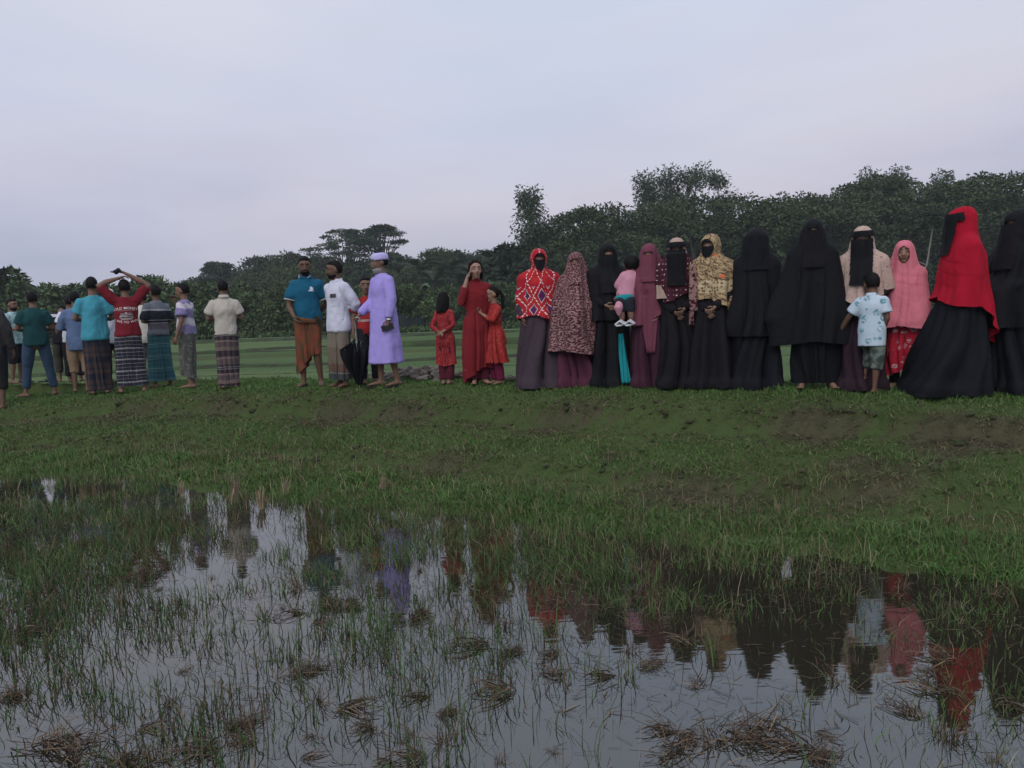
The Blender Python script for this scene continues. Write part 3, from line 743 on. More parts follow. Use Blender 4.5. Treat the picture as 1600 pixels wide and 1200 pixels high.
# date palms in the grey middle distance
def frond_mesh(seed, Ln=2.3):
    r = np.random.default_rng(seed); n = 44; ts = np.repeat(np.linspace(.12, 1, n // 2), 2); side = np.tile([1, -1], n // 2)
    sp = lambda t_: np.stack([Ln * t_ * (1 - .12 * t_), np.zeros_like(t_), Ln * (.62 * t_ - .85 * t_ ** 2.2)], 1)
    P = sp(ts); D = np.stack([np.full(n, .75), side * 1.0, np.full(n, -.15)], 1); D /= np.linalg.norm(D, axis=1)[:, None]
    ln = .55 * np.sin(np.pi * np.clip(ts, .1, .93)) + .12; S = np.array([1., 0, .2]) * .028
    V = np.stack([P - S, P + S, P + D * ln[:, None]], 1).reshape(-1, 3)
    q = sp(np.linspace(0, 1, 7)); w = np.array([0, .022, 0])
    RV = np.concatenate([np.stack([q - w, q + w], 1).reshape(-1, 3)]); b = len(V)
    RF = np.array([[b + 2 * i, b + 2 * i + 1, b + 2 * i + 3, b + 2 * i + 2] for i in range(6)])
    return np_mesh('frond', np.concatenate([V, RV]), [np.arange(len(V)).reshape(-1, 3), RF], False)
fms = [frond_mesh(k) for k in range(3)]
for f_ in fms: f_.materials.append(M_PALMLEAF)
pr = empty('palm_tree'); tag(pr, 'feathery palm standing in the grey trees behind the girls in red', 'palm', 'feathery palms behind the girls in red')
g = G(); g.tube([(0, 0, -.2), (.05, 0, 2), (0, 0, 4.2)], [.2, .15, .13], 8); link('trunk', g.mesh('trunk'), M_BARK, pr)
for i in range(22):
    o = link('frond', fms[i % 3], None, pr); o.location = (0, 0, 4.2); o.rotation_euler = (0, R(r.uniform(-55, 40)), R(i * 137.5))
for i, (px, Y, py) in enumerate([(775, 74, 392), (740, 70, 412), (705, 72, 408), (680, 70, 420), (660, 74, 405), (800, 72, 410), (760, 68, 425), (722, 68, 428)]):
    o = pr if i == 0 else copy_tree(pr); o['label'] = land_label(px, 'feathery palm', 'feathery palm standing in the grey trees behind the girls in red'); s = htop(px, py, Y) / 5.3; put(o, px, Y, r.uniform(0, 6), (s, s, s))
# young yellow-green spires poking up between the women
for px, Y, py, lb in [(1000, 55, 372, 'pale yellow-green young tree poking up behind the mauve head covering'), (1026, 56, 376, 'second pale yellow-green spire just right of the mauve head covering'), (882, 54, 412, 'small pale yellow-green sapling showing between the red shawl and the spotted shawl')]:
    q = np.random.default_rng(px); H_ = htop(px, py, Y); g = G(); limb(g, (0, 0, -.2), (0, 0, H_ * .97), .06, .01, q, .02)
    bl = [((q.normal(0, .45 * (1 - z)), q.normal(0, .45 * (1 - z)), H_ * z), (.18 + .55 * (1 - z), .18 + .55 * (1 - z), .45)) for z in np.linspace(.3, .97, 22)]
    o = tree_from('sapling', leaf_mesh('crown', bl, 60, .3, .1, q, .2, -.5), g, M_PALE, M_BARK, lb, None); put(o, px, Y)
# banana plants: big leaves, each its own part
def banana_leaf(seed):
    q = np.random.default_rng(seed); Ln = 1.9; ts = np.linspace(0, 1, 12); V = []
    for t_ in ts:
        c = np.array([Ln * t_ * .85, 0, Ln * (.75 * t_ - .75 * t_ ** 2.3)]); w = .27 * math.sin(math.pi * min(.97, t_ * .9 + .06)) * q.uniform(.8, 1.1)
        V += [c + (0, -w, w * .35), c, c + (0, w, w * .35)]
    V = np.array(V); F_ = np.array([[3 * i + j, 3 * i + j + 1, 3 * i + j + 4, 3 * i + j + 3] for i in range(11) for j in (0, 1)])
    return np_mesh('leaf', V, F_, True)
M_BAN = plain('banana_leaf', (.05, .09, .038), .6, .2); bms = [banana_leaf(i) for i in range(3)]
for b_ in bms: b_.materials.append(M_BAN)
for px, Y, py, lb in [(664, 59.5, 436, 'banana plant with pale raised leaves behind the girl in red'), (815, 59, 440, 'banana plant at the edge of the field left of the red shawl'), (228, 59.5, 424, 'banana plant whose single leaf shows beside the raised arm')]:
    b = empty('banana_plant'); tag(b, lb, 'banana plant'); H_ = htop(px, py, Y); q = np.random.default_rng(px); g = G(); g.tube([(0, 0, -.2), (0, 0, H_ - 1.2)], [.12, .09], 8); link('stem', g.mesh('stem'), M_PALE, b)
    for i in range(7):
        o = link('leaf', bms[i % 3], None, b); o.location = (0, 0, H_ - 1.25); o.rotation_euler = (0, R(q.uniform(-45, 15)), R(i * 137 + 20))
    put(b, px, Y)
# pale leaning trunk between the pink and the red head coverings
q = np.random.default_rng(8); g = G(); a, b = at(1442, 415, 50), at(1458, 352, 50); zz = gz(a.x, 50)
base = np.array([a.x - .9, 50, zz - .1]); pts = [base, np.array([a.x - .15, 50, a.z - .6]), np.array([a.x + .25, 50, a.z]), np.array([b.x, 50, b.z])]
root = empty('leaning_tree', base.tolist()); tag(root, 'thin pale leaning trunk between the pink and the red head coverings', 'tree')
g.tube([p - base for p in pts], [.09, .075, .06, .035], 8); g.tube([pts[2] - base, pts[2] - base + np.array([-.5, 0, .25])], [.05, .02], 6); link('trunk', g.mesh('trunk'), M_BARKPALE, root)
bl = [(b_ - base, (.7, .7, .5)) for b_ in (np.array([b.x, 50, b.z + .5]), np.array([b.x + .7, 50.2, b.z + .3]), np.array([b.x - .5, 50, b.z + .4]))]
o = link('crown', leaf_mesh('crown', bl, 160, .3, .13, q, .2, .4), M_UNDER, root); o['kind'] = 'stuff'

# low dark bluish strip along the hedge foot: solid panels hung between posts
t = NT('net'); o = t.coord(); x, y, z = t.xyz(o)
t.col(t.mix(t.noise(3, o, 4, .6), (.010, .019, .021), (.020, .032, .036))); M_NET = t.m
fr = empty('net_fence'); tag(fr, 'low dark bluish strip of panels between posts along the foot of the hedge line', 'fence')
A_, B_ = at(235, 530, 57.4), at(905, 512, 57.4); N_ = 22
fr.location = (A_.x, 57.4, gz(A_.x, 57.4))
for i in range(N_ + 1):
    f = i / N_; X = A_.x + (B_.x - A_.x) * f; Y = 57.4 + .25 * math.sin(i * 1.3); z0 = gz(X, Y); g = G(); g.tube([(X - A_.x, Y - 57.4, z0 - fr.location.z - .1), (X - A_.x + .03, Y - 57.4, z0 - fr.location.z + 1.5)], [.035, .03], 6); link('post', g.mesh('post'), M_BARK, fr)
    if i < N_:
        V = []; nx_ = 16
        X2 = A_.x + (B_.x - A_.x) * (i + 1) / N_; Y2 = 57.4 + .25 * math.sin((i + 1) * 1.3)
        for j in range(nx_ + 1):
            u = j / nx_; px_ = X + (X2 - X) * u; py_ = Y + (Y2 - Y) * u + .05 * math.sin(j * 2.3 + i) - .04; zb = gz(px_, py_)
            sag = .16 * math.sin(math.pi * u) * (1 + .5 * math.sin(i * 2.1))
            V += [(px_ - A_.x, py_ - 57.4, zb - fr.location.z - .02), (px_ - A_.x, py_ - 57.4 + .03, zb - fr.location.z + 1.38 - sag)]
        o = link('net_panel', np_mesh('net_panel', np.array(V), np.array([[2 * j, 2 * j + 2, 2 * j + 3, 2 * j + 1] for j in range(nx_)])), M_NET, fr)
        md = o.modifiers.new('t', 'SOLIDIFY'); md.thickness = .012

# ---------------------------------------------------------------- clods behind the bank
q = np.random.default_rng(5); g = G(); n = 0
for i in range(330):
    px = q.choice([q.uniform(560, 690), q.uniform(620, 840), q.normal(660, 35)]); X = at(px, 590, 10.9).x; X = at(px, 590, float(Yc(X)) + 1.1).x; dv = q.normal(0, .22); Y = float(Yc(X)) + 1.05 + dv
    hump = .12 * math.exp(-((px - 660) / 60) ** 2 - (dv / .3) ** 2) + .03
    s = q.uniform(.025, .075); z = gz(X, Y) + q.uniform(0, hump)
    jit = q.uniform(.75, 1.25, 100)
    g.ell((X, Y, z), (s * q.uniform(.8, 1.5), s, s * q.uniform(.5, .9)), Euler((q.uniform(-.5, .5), q.uniform(-.5, .5), q.uniform(0, 3))).to_matrix(), 6, 4, 0, lambda V: V * jit[:len(V), None])
t = NT('clods'); t.col(t.mix(t.M('MULTIPLY', t.isl(), 1.), (.07, .058, .048), (.20, .17, .145))); t.bump(t.noise(30, t.coord(), 4), .6, .02)
o = link('earth_clods', g.mesh('earth_clods', False), t.m); tag(o, 'strip of broken grey earth clods behind the bank', 'clods', kind='stuff')
# small white rag on a far field bank
p = hit(653, 537); g = G(); g.ell((0, 0, .05), (.045, .035, .06), None, 8, 6, 0, lambda V: V * (1 + .25 * np.sin(V[:, :1] * 60 + V[:, 2:] * 40)))
o = link('rag', g.mesh('rag'), plain('rag_white', (.75, .75, .74))); o.location = p; tag(o, 'tiny white rag lying on a far bank of the field', 'rag')

# ---------------------------------------------------------------- rice stubble and straw in the water
t = NT('stubble'); t.col(t.ramp(t.isl(), [(0, (.018, .012, .008)), (.5, (.065, .043, .028)), (.85, (.16, .115, .075)), (1, (.27, .20, .14))])); t.b.inputs['Roughness'].default_value = .8; M_STUB = t.m
def straw(g, a, d, ln, w, q, bend=.25, k=3):
    d = np.array(d, float); d /= np.linalg.norm(d); s = np.cross(d, (0.2, .3, 1)); s /= np.linalg.norm(s) + 1e-9
    pts = [np.array(a) + d * ln * t_ + np.array([0, 0, -1]) * bend * ln * t_ ** 2 + s * .05 * ln * math.sin(3 * t_) for t_ in np.linspace(0, 1, k)]
    g.tube(pts, np.linspace(w, w * .55, k), 3, None, 0, False)
def stub_mesh(kind, seed):
    q = np.random.default_rng(seed); g = G()
    if kind == 'tuft':
        for i in range(34):
            a = q.normal(seed * 2.1, 1.2); l = q.uniform(.0, 1.1) ** 1.5; straw(g, (q.normal(0, .03), q.normal(0, .02), -.03), (l * np.cos(a), l * np.sin(a), 1), q.uniform(.07, .26), q.uniform(.0016, .0034), q, q.uniform(.1, .7), 4)
    elif kind == 'fallen':
        a0 = q.uniform(0, 6.28)
        for i in range(30):
            a = a0 + q.normal(0, .7); straw(g, (q.normal(0, .03), q.normal(0, .03), q.uniform(-.01, .03)), (np.cos(a), np.sin(a), q.uniform(-.02, .75)), q.uniform(.08, .3), q.uniform(.0018, .004), q, q.uniform(.2, .6), 4)
    elif kind == 'upright':
        for i in range(22): straw(g, (q.normal(0, .014), q.normal(0, .014), -.03), (q.normal(0, .09), q.normal(0, .09), 1), q.uniform(.17, .27), q.uniform(.003, .006), q, .0, 3)
        for i in range(7):
            a = q.uniform(0, 6.28); straw(g, (.02 * np.cos(a), .02 * np.sin(a), .12), (np.cos(a), np.sin(a), -1.6), .16, .004, q, 0, 3)
    else:
        wx = q.uniform(.06, .17); a0 = q.uniform(-.6, .6)
        for i in range(100):
            a = q.choice([a0, a0, a0 - .7, a0 + 2.4]) + q.normal(0, .6); p = (q.normal(0, wx), q.normal(0, .05), abs(q.normal(0, .03)) + .003)
            straw(g, np.array(p) - np.array([np.cos(a), np.sin(a), 0]) * .08, (np.cos(a), np.sin(a), q.choice([q.normal(0, .10), q.uniform(.1, 1.6)], p=[.45, .55])), q.uniform(.07, .34), q.uniform(.0018, .0055), q, q.uniform(-.05, .5), 4)
        for i in range(16):
            a = q.uniform(0, 6.28); straw(g, (q.normal(0, .15), q.normal(0, .05), 0), (np.cos(a) * .6, np.sin(a) * .6, 1), q.uniform(.08, .2), .003, q, .5, 4)
    me = g.mesh('stubble', False); me.materials.append(M_STUB); return me
TUFT = [stub_mesh('tuft', i) for i in range(5)] + [stub_mesh('fallen', 20 + i) for i in range(5)]
def stub(name, me, px, py, s, label, group=None, rz=None):
    s *= {'straw_heap': .52, 'rice_stubble': .8}.get(name, .82); p = at_plane(px, py); z = max(0, gz(p.x, p.y) if p.y > 4 else 0)
    o = link(name, me); o.location = (p.x, p.y, z); o.scale = (s, s, s); o.rotation_euler = (0, 0, rnd.uniform(0, 6.28) if rz is None else rz)
    tag(o, label, 'stubble' if name != 'straw_heap' else 'straw', group)
rnd = random.Random(4)
UPR = stub_mesh('upright', 50); UPR.materials.clear(); t = NT('cut_straw'); t.col(t.ramp(t.isl(), [(0, (.13, .10, .065)), (1, (.42, .33, .22))])); UPR.materials.append(t.m)
for px, py, s, lb in [(369, 785, 1.05, 'tallest upright bundle of cut straw standing in the water below the patterned lungi'), (409, 795, .8, 'second upright straw bundle, just right of the tallest one'), (447, 775, .72, 'thin straw stalk bundle standing left of the green grass island'), (600, 775, .7, 'upright straw bundle standing in green grass in the middle of the marsh'),
                      (285, 775, .6, 'short straw bundle left of the two tall bundles by the water')]:
    stub('straw_bundle', UPR, px, py, s * 1.3, lb)
stub('straw_bundle', stub_mesh('tuft', 60), 915, 845, 1.25, 'pale forked straw clump leaning at the dark edge of the bank')
HEAP = [(1175, 1150, 1.0, 'thick matted straw heap lying in the open water near the front', .15), (1065, 1165, .8, 'splayed straw clump standing left of the matted heap in front', .9), (1285, 1185, .6, 'tangled straw bit right of the matted heap in front', .4), (110, 1165, 1.15, 'big dark straw heap in the left front corner', .2), (205, 1195, .8, 'flat straw heap on the front edge of the left corner', .1),
        (520, 945, .75, 'dark straw heap below the reflection of the sky near the middle left', .3), (655, 965, .7, 'dark splayed straw heap under the lavender reflection', 1.2), (900, 905, .45, 'flat straw mat lying beside the red reflection', .1), (1020, 1040, .55, 'matted straw ring beside the mauve reflection', .4), (232, 900, .9, 'tall dry straw heap in the marsh at the left', 1.0),
        (480, 1050, .7, 'dry straw heap with long stalks in the left water', .5), (390, 1130, .6, 'sparse dark straw heap left of centre near the front', .8), (700, 1115, .45, 'small sunken straw heap in open water left of centre', .3), (20, 1088, .7, 'brown straw bundle floating at the left border', .1), (800, 1020, .55, 'brown straw mat floating in the middle of the water', .1), (1500, 860, .6, 'loose straw heap at the grassy right edge', .4)]
for px, py, s, lb, rz in HEAP: stub('straw_heap', stub_mesh('heap', px), px, py, s, lb, None, rz)
n = 0
while n < 70:
    px, py = rnd.uniform(0, 1600), 870 + 330 * rnd.random() ** .8
    if px > 820 and rnd.random() < .55: continue
    stub('rice_stubble', TUFT[n % 10], px, py, rnd.uniform(.35, 1.05), 'small brown clump of dead rice stubble standing in the shallow water', 'rice stubble clumps in the shallow water'); n += 1

# ---------------------------------------------------------------- evening haze over the fields
g = G(); g.box((0, 180, 15.5), (840, 520, 36)); hz = link('haze', g.mesh('haze', False)); tag(hz, kind='stuff')
hm = bpy.data.materials.new('haze'); hm.use_nodes = True; ht = hm.node_tree; ht.nodes.clear(); ho = ht.nodes.new('ShaderNodeOutputMaterial'); hv = ht.nodes.new('ShaderNodeVolumePrincipled')
hv.inputs['Color'].default_value = (.84, .87, .92, 1); hv.inputs['Density'].default_value = HAZE; hv.inputs['Anisotropy'].default_value = .1
ht.links.new(hv.outputs[0], ho.inputs['Volume']); hz.data.materials.append(hm)

# weeds along the foot of the hedge
q = np.random.default_rng(77); n = 9000; px = q.uniform(-80, 1680, n); Y = 56.3 + q.normal(0, .7, n); X = np.array([at(a, 520, b).x for a, b in zip(px, Y)]); Z = ground(X, Y)
D = unit(n, q); D[:, 2] = np.abs(D[:, 2]) + .4; P_ = np.stack([X, Y, Z + q.uniform(0, .5, n) * fbm(X * .5, Y, 7)], 1)
V = leaf_quads(P_, D, q.uniform(.15, .5, n), q.uniform(.06, .16, n), q, .1)
o = link('weeds', np_mesh('weeds', V, np.arange(len(V)).reshape(-1, 4), False), M_HEDGE); tag(o, 'ragged weeds along the foot of the far hedge', 'weeds', kind='stuff')
# ---------------------------------------------------------------- people
def skin_mat(c):
    t = NT('skin'); o = t.coord()
    t.col(t.mix(t.noise(9, o, 3), tuple(x * .86 for x in c), tuple(x * 1.1 for x in c))); t.b.inputs['Roughness'].default_value = .55
    t.b.inputs['Specular IOR Level'].default_value = .3; return t.m
SK = [skin_mat(c) for c in ((.125, .068, .044), (.175, .098, .066), (.235, .135, .092), (.30, .175, .125), (.085, .047, .032))]
M_HAIR = plain('hair', (.007, .006, .006), .65, .12); M_GREY = plain('grey_beard', (.20, .195, .19), .8, .1)
M_EYEW = plain('eye_white', (.13, .12, .115), .5, .2); M_IRIS = plain('iris', (.012, .008, .006), .2, .5)
M_LIP = plain('lips', (.14, .055, .045), .5, .3)
ZA = (-1, 0, 0)

class P: pass
def sph_chain(a, b, ra, rb, step=.03):
    a = np.array(a, float); b = np.array(b, float); n = max(2, int(np.linalg.norm(b - a) / step) + 1)
    return [(*(a + (b - a) * t_), ra + (rb - ra) * t_, ra + (rb - ra) * t_) for t_ in np.linspace(0, 1, n)]
TOR_M = [(.86, .160, .112), (.95, .158, .112), (1.05, .148, .108), (1.16, .156, .115), (1.26, .166, .120), (1.33, .160, .105), (1.38, .125, .084), (1.42, .088, .068), (1.445, .064, .060)]
TOR_F = [(.86, .172, .120), (.95, .165, .115), (1.05, .135, .105), (1.16, .142, .118), (1.25, .148, .126), (1.32, .142, .100), (1.37, .108, .078), (1.41, .076, .062), (1.44, .058, .054)]
ARMS = {'hang': ((.235, .03, 1.10), (.255, -.05, .86)), 'back': ((.245, .12, 1.12), (.07, .19, .96)), 'clasp': ((.245, .02, 1.10), (.06, -.20, .98)), 'low': ((.235, .03, 1.08), (.075, -.185, .90)), 'under': ((.235, .03, 1.08), (.015, -.165, .865)),
        'fold': ((.235, -.01, 1.11), (.02, -.21, 1.13)), 'front': ((.25, -.02, 1.11), (.13, -.22, 1.10)), 'head': ((.335, .03, 1.635), (.10, .04, 1.725)), 'cheek': ((.20, -.10, 1.17), (.10, -.14, 1.45)),
        'wide': ((.30, .0, 1.14), (.38, -.06, .90))}
def person(px, pyf, pyt, yaw, label, skin=1, sex='m', hs=1.0, w=1.0, ra='hang', la='hang', hyaw=0, hpitch=5, neckf=0., legs=None, group=None, hair='short', beard=None, top=1.715, fist=.5, base=None, H_=None, armw=1.0, capped=False, Yshift=0, feet=True):
    w = w * .86 if sex == 'm' and hs < 1.1 else w
    p = P(); loc = base if base is not None else hit(px, pyf)
    if Yshift:
        d_ = Vector((loc.x, loc.y, 0)).normalized() * Yshift; loc = Vector((loc.x + d_.x, loc.y + d_.y, 0)); loc.z = gz(loc.x, loc.y)
    phi = math.atan2(loc.x, loc.y)
    horizontal = Vector((loc.x, loc.y, 0)).length
    if H_ is None:
        # the top of the head is on the ray through the photographed head; height follows from the distance
        d_ = ray(px, pyt); k_ = loc.y / d_.y; H_ = CAM_H + d_.z * k_ - loc.z
    p.s = H_ / (top + (hs - 1) * .24); p.H = H_
    p.root = empty('person', loc, R(yaw) - phi, label, 'person', group)
    # the ellipse of the body, joints (person's right is -x, front is -y)
    tor = TOR_M if sex == 'm' else TOR_F
    p.tor = [(z, rx * w, ry * (w ** .7)) for z, rx, ry in tor]
    sx = (.178 if sex == 'm' else .155) * w
    def arm(spec, sg):
        e, wr = ARMS[spec] if isinstance(spec, str) else spec
        return (np.array([sg * sx, .01, 1.345 + (.06 if e[2] > 1.3 else 0)]), np.array([sg * e[0] * (.94 + .06 * w if isinstance(spec, str) else 1), e[1], e[2]]), np.array([sg * wr[0], wr[1], wr[2]]))
    p.arms = {'R': arm(ra, -1), 'L': arm(la, 1)}
    lg = legs or {}
    def leg(sg):
        d_ = dict(hip=(.088, 0, .90), knee=(.098, -.015, .49), ankle=(.098, .035, .075), foot=(.03, -.15)); d_.update(lg.get('R' if sg < 0 else 'L', {}))
        h, k_, a, f = d_['hip'], d_['knee'], d_['ankle'], d_['foot']
        return np.array([sg * h[0], h[1], h[2]]), np.array([sg * k_[0], k_[1], k_[2]]), np.array([sg * a[0], a[1], a[2]]), np.array([sg * f[0], f[1], d_.get('fz', -.045)])
    p.legs = {'R': leg(-1), 'L': leg(1)}
    p.Mh = (Matrix.Rotation(R(hyaw), 3, 'Z') @ Matrix.Rotation(R(hpitch), 3, 'X'))
    nb = Vector((0, .005 - neckf * .35, 1.475)); p.hc = nb + p.Mh @ Vector((0, -.012 - neckf * .2, .118 * hs - neckf * .12)); p.hs = hs
    hp = lambda v: np.array(p.hc + p.Mh @ (Vector(v) * hs)); p.hp = hp
    g = G(); fing = G()
    # trunk and neck
    g.rings([(0, .008, z, rx, ry) for z, rx, ry in p.tor], 20)
    g.ell((0, .008, .86), (p.tor[0][1], p.tor[0][2], .09), None, 16, 8)
    g.tube([(0, .015, 1.38), tuple(nb), tuple(hp((0, .01, -.03)))], [.062, .054 * (.5 + .5 * hs), .052 * hs], 12)
    for k_ in 'RL':
        s_, e_, w_ = p.arms[k_]; aw = armw
        g.tube([(s_[0] * .45, .01, 1.365), s_, s_ + (e_ - s_) * .45, e_, e_ + (w_ - e_) * .35, w_], [.052, .058 * aw, .050 * aw, .041 * aw, .040 * aw, .027], 10)
        # hand: palm, four fingers, thumb
        d_ = w_ - e_; d_ /= np.linalg.norm(d_); nrm = np.array([-1. if k_ == 'L' else 1., 0, 0]) if abs(d_[0]) < .6 else np.array([0, 1., 0])
        if w_[2] > 1.6: nrm = np.array([0, 0, -1.])
        nrm = nrm - d_ * nrm.dot(d_); nrm /= np.linalg.norm(nrm); sd_ = np.cross(d_, nrm); hb = (.92 + .08 * hs) * (.86 if sex == 'f' else .95)
        c = w_ + d_ * .052 * hb; Mx = Matrix([(d_[i], sd_[i], nrm[i]) for i in range(3)])
        g.ell(c, (.056 * hb, .040 * hb, .017 * hb), Mx, 10, 7); g.tube([w_ - d_ * .02, c], [.026, .022], 8)
        tsg = 1. if sd_.dot(np.array([0, -1, .25])) > 0 else -1.
        for j, (o_, ln) in enumerate(((-.028, .062), (-.010, .076), (.009, .080), (.027, .072))):
            o_ = o_ * tsg; b0 = c + d_ * .034 * hb + sd_ * o_ * hb; cu = fist
            p1 = b0 + (d_ * math.cos(cu * .9) + nrm * math.sin(cu * .9)) * ln * .55 * hb; p2 = p1 + (d_ * math.cos(cu * 2.2) + nrm * math.sin(cu * 2.2)) * ln * .5 * hb
            fing.tube([b0, p1, p2], [.0095 * hb, .0085 * hb, .0065 * hb], 6)
        b0 = w_ + d_ * .03 * hb + sd_ * .026 * tsg * hb; p1 = b0 + (d_ * .6 + sd_ * tsg * .7 + nrm * .35) * .042 * hb; fing.tube([b0, p1, p1 + (d_ * .85 + nrm * .3 + sd_ * tsg * .1) * .034 * hb], [.012 * hb, .0105 * hb, .0075 * hb], 6)
    for k_ in 'RL':
        h, kn, a, f = p.legs[k_]
        g.tube([h, h + (kn - h) * .5, kn, kn + (a - kn) * .3, a + (kn - a) * .25, a], [.088 * w, .074 * w, .054, .056, .038, .034], 12)
        fx = np.array([f[0], f[1], 0]); L_ = np.linalg.norm(fx); fx /= L_; toe = a + np.array([f[0], f[1], f[2]]); heel = a + np.array([0, 0, -.035]) - fx * .045
        g.tube([heel, a + np.array([0, 0, -.03]) + fx * .03, a + fx * (L_ * .6) + np.array([0, 0, f[2] * .75]), toe], [.034, .038, .036, .022], 10, ((0, 0, 1), .8))
        for j in range(5):
            q_ = toe + np.cross(fx, (0, 0, 1.)) * (j - 2) * .015 - fx * .01; fing.tube([q_, q_ + fx * (.04 - .004 * abs(j - 1))], [.0095, .007], 5)
    # head: skull, jaw, nose, brow, cheeks, lips, chin, ears
    Me = lambda M=None: p.Mh if M is None else p.Mh @ M
    E = lambda c, r, M=None: g.ell(hp(c), np.array(r) * hs, Me(M), 16, 10)
    fw = 1.0 if sex == 'm' else .95
    E((0, .020, .018), (.076, .094, .096)); E((0, -.030, -.030), (.060 * fw, .064, .082)); E((0, -.052, -.088), (.036 * fw, .036, .030)); E((0, -.040, .030), (.066, .058, .062))
    for sg in (-1, 1):
        E((sg * .078, .012, -.012), (.010, .022, .033)); E((sg * .036, -.066, -.028), (.024, .022, .022)); g.tube([hp((sg * .048, -.076, .030)), hp((sg * .016, -.090, .028))], [.011 * hs, .010 * hs], 6)
    g.tube([hp((0, -.088, .016)), hp((0, -.104, -.012)), hp((0, -.112, -.026))], [.010 * hs, .013 * hs, .015 * hs], 8); E((0, -.096, -.030), (.020, .014, .011))
    E((0, -.088, -.060), (.024, .012, .011))
    vox = (.023 if not hair and hs < 1.05 else .0165) if hs < 1.05 else .0135
    V, fc, nr = remesh(g, vox, 2); g2 = G(); g2.add(V, fc); g2.add(fing.V(), fing.f)
    link('body', g2.mesh('body', True, p.s), SK[skin], p.root)
    # eyes, eyebrows, lips
    for sg in (-1, 1):
        g = G(); g.ell(hp((sg * .031, -.0835, .010)), np.array((.0140, .0075, .0058)) * hs, p.Mh, 10, 6, 0); g.ell(hp((sg * .031, -.0885, .010)), np.array((.0070, .0042, .0060)) * hs, p.Mh, 8, 5, 1)
        link('eye', g.mesh('eye', True, p.s), [M_EYEW, M_IRIS], p.root)
        g = G(); g.tube([hp((sg * .052, -.083, .033)), hp((sg * .034, -.0965, .039)), hp((sg * .014, -.099, .034))], [.003 * hs, .0052 * hs, .0042 * hs], 5); link('eyebrow', g.mesh('eyebrow', True, p.s), M_HAIR, p.root)
    g = G(); g.tube([hp((-.022, -.092, -.059)), hp((0, -.1025, -.058)), hp((.022, -.092, -.059))], [.003 * hs, .0072 * hs, .003 * hs], 6); link('lips', g.mesh('lips', True, p.s), M_LIP, p.root)
    q = np.random.default_rng(int(px * 7 + pyt))
    if hair:
        def hf(V):
            d_ = V / np.linalg.norm(V / np.array((.082, .101, .102)), axis=1)[:, None]
            x, y, z = V[:, 0], V[:, 1], V[:, 2]
            line = np.where(y < -.045, .052 + .01 * np.cos(x * 60), np.where(y < .0, .0 + (-y) * 1.1, -.075 if hair != 'long' else -.11))
            k_ = np.where(z < line, .84, 1.0 + .035 * q.uniform(-1, 1, len(V)))
            return V * k_[:, None]
        g = G(); g.ell(hp((0, .024, .024)), np.array((.082, .101, .102)) * hs, p.Mh, 28, 20, 0, lambda V: hf(V / hs) * hs)
        if hair == 'short' and not capped: g.ell(hp((0, -.035, .088)), np.array((.055, .045, .030)) * hs, p.Mh, 14, 8, 0, lambda V: V * q.uniform(.88, 1.12, len(V))[:, None])
        if hair == 'long':
            for k_ in range(16):
                a = R(-105 + 210 * k_ / 15); x, y = .074 * math.sin(a), .02 + .085 * math.cos(a)
                g.tube([hp((x, y, .03)), hp((x * 1.1, y * 1.15, -.07)), hp((x * 1.1, y * 1.25 + .01, -.19 - q.uniform(0, .04)))], [.022 * hs, .026 * hs, .012 * hs], 6)
        if hair == 'tail':
            g.ell(hp((0, .125, .03)), np.array((.034, .03, .034)) * hs, p.Mh, 10, 7)
            for k_ in range(9):
                a = q.uniform(-.03, .03); g.tube([hp((a * .4, .13, .03)), hp((a, .165, -.04)), hp((a * 1.4, .15, -.13)), hp((a * 1.7, .135, -.20 - q.uniform(0, .05)))], [.016 * hs, .02 * hs, .017 * hs, .005 * hs], 6)
        if hair == 'loose':
            for k_ in range(20):
                a = R(-95 + 190 * k_ / 19); x, y = .076 * math.sin(a), .02 + .09 * math.cos(a)
                g.tube([hp((x, y, .03)), hp((x * 1.05, y * 1.15 + .01, -.08)), hp((x * .75, .10 + .02 * q.uniform(-1, 1), -.22 - q.uniform(0, .06)))], [.022 * hs, .024 * hs, .008 * hs], 6)
        link('hair', g.mesh('hair', True, p.s), M_HAIR, p.root)
    if beard:
        def bf(V):
            k_ = np.where((V[:, 2] > .004) | (V[:, 1] > .04), .78, 1 + .05 * q.uniform(-1, 1, len(V))); return V * k_[:, None]
        rz = .058 if beard != 'long' else .085
        g = G(); g.ell(hp((0, -.026, -.068 if beard != 'long' else -.088)), np.array((.064, .072, rz)) * hs, p.Mh, 22, 14, 0, lambda V: bf(V / hs) * hs)
        g.tube([hp((-.03, -.088, -.055)), hp((0, -.106, -.044)), hp((.03, -.088, -.055))], [.005 * hs, .0075 * hs, .005 * hs], 6)
        link('beard', g.mesh('beard', True, p.s), M_GREY if beard in ('grey', 'long') else M_HAIR, p.root)
    # primitives for draping cloth: x, y, z, radius, vertical reach
    pr = {}
    pr['torso'] = []
    for z in np.arange(.80, 1.445, .02):
        rx = np.interp(z, [a for a, _, _ in p.tor], [b for _, b, _ in p.tor]); ry = np.interp(z, [a for a, _, _ in p.tor], [b for _, _, b in p.tor])
        for x in np.linspace(-(rx - ry), rx - ry, 3): pr['torso'].append((x, .008, z, ry, .03))
    pr['shoulder'] = []
    for k_ in 'RL':
        s_, e_, w_ = p.arms[k_]
        pr['shoulder'] += sph_chain((s_[0] * .40, .01, 1.375), s_, .048, .054)
        pr['arm' + k_] = sph_chain(s_, e_, .062, .046); pr['fore' + k_] = sph_chain(e_, w_ + (w_ - e_) / np.linalg.norm(w_ - e_) * .15, .046, .040)
    pr['legs'] = []
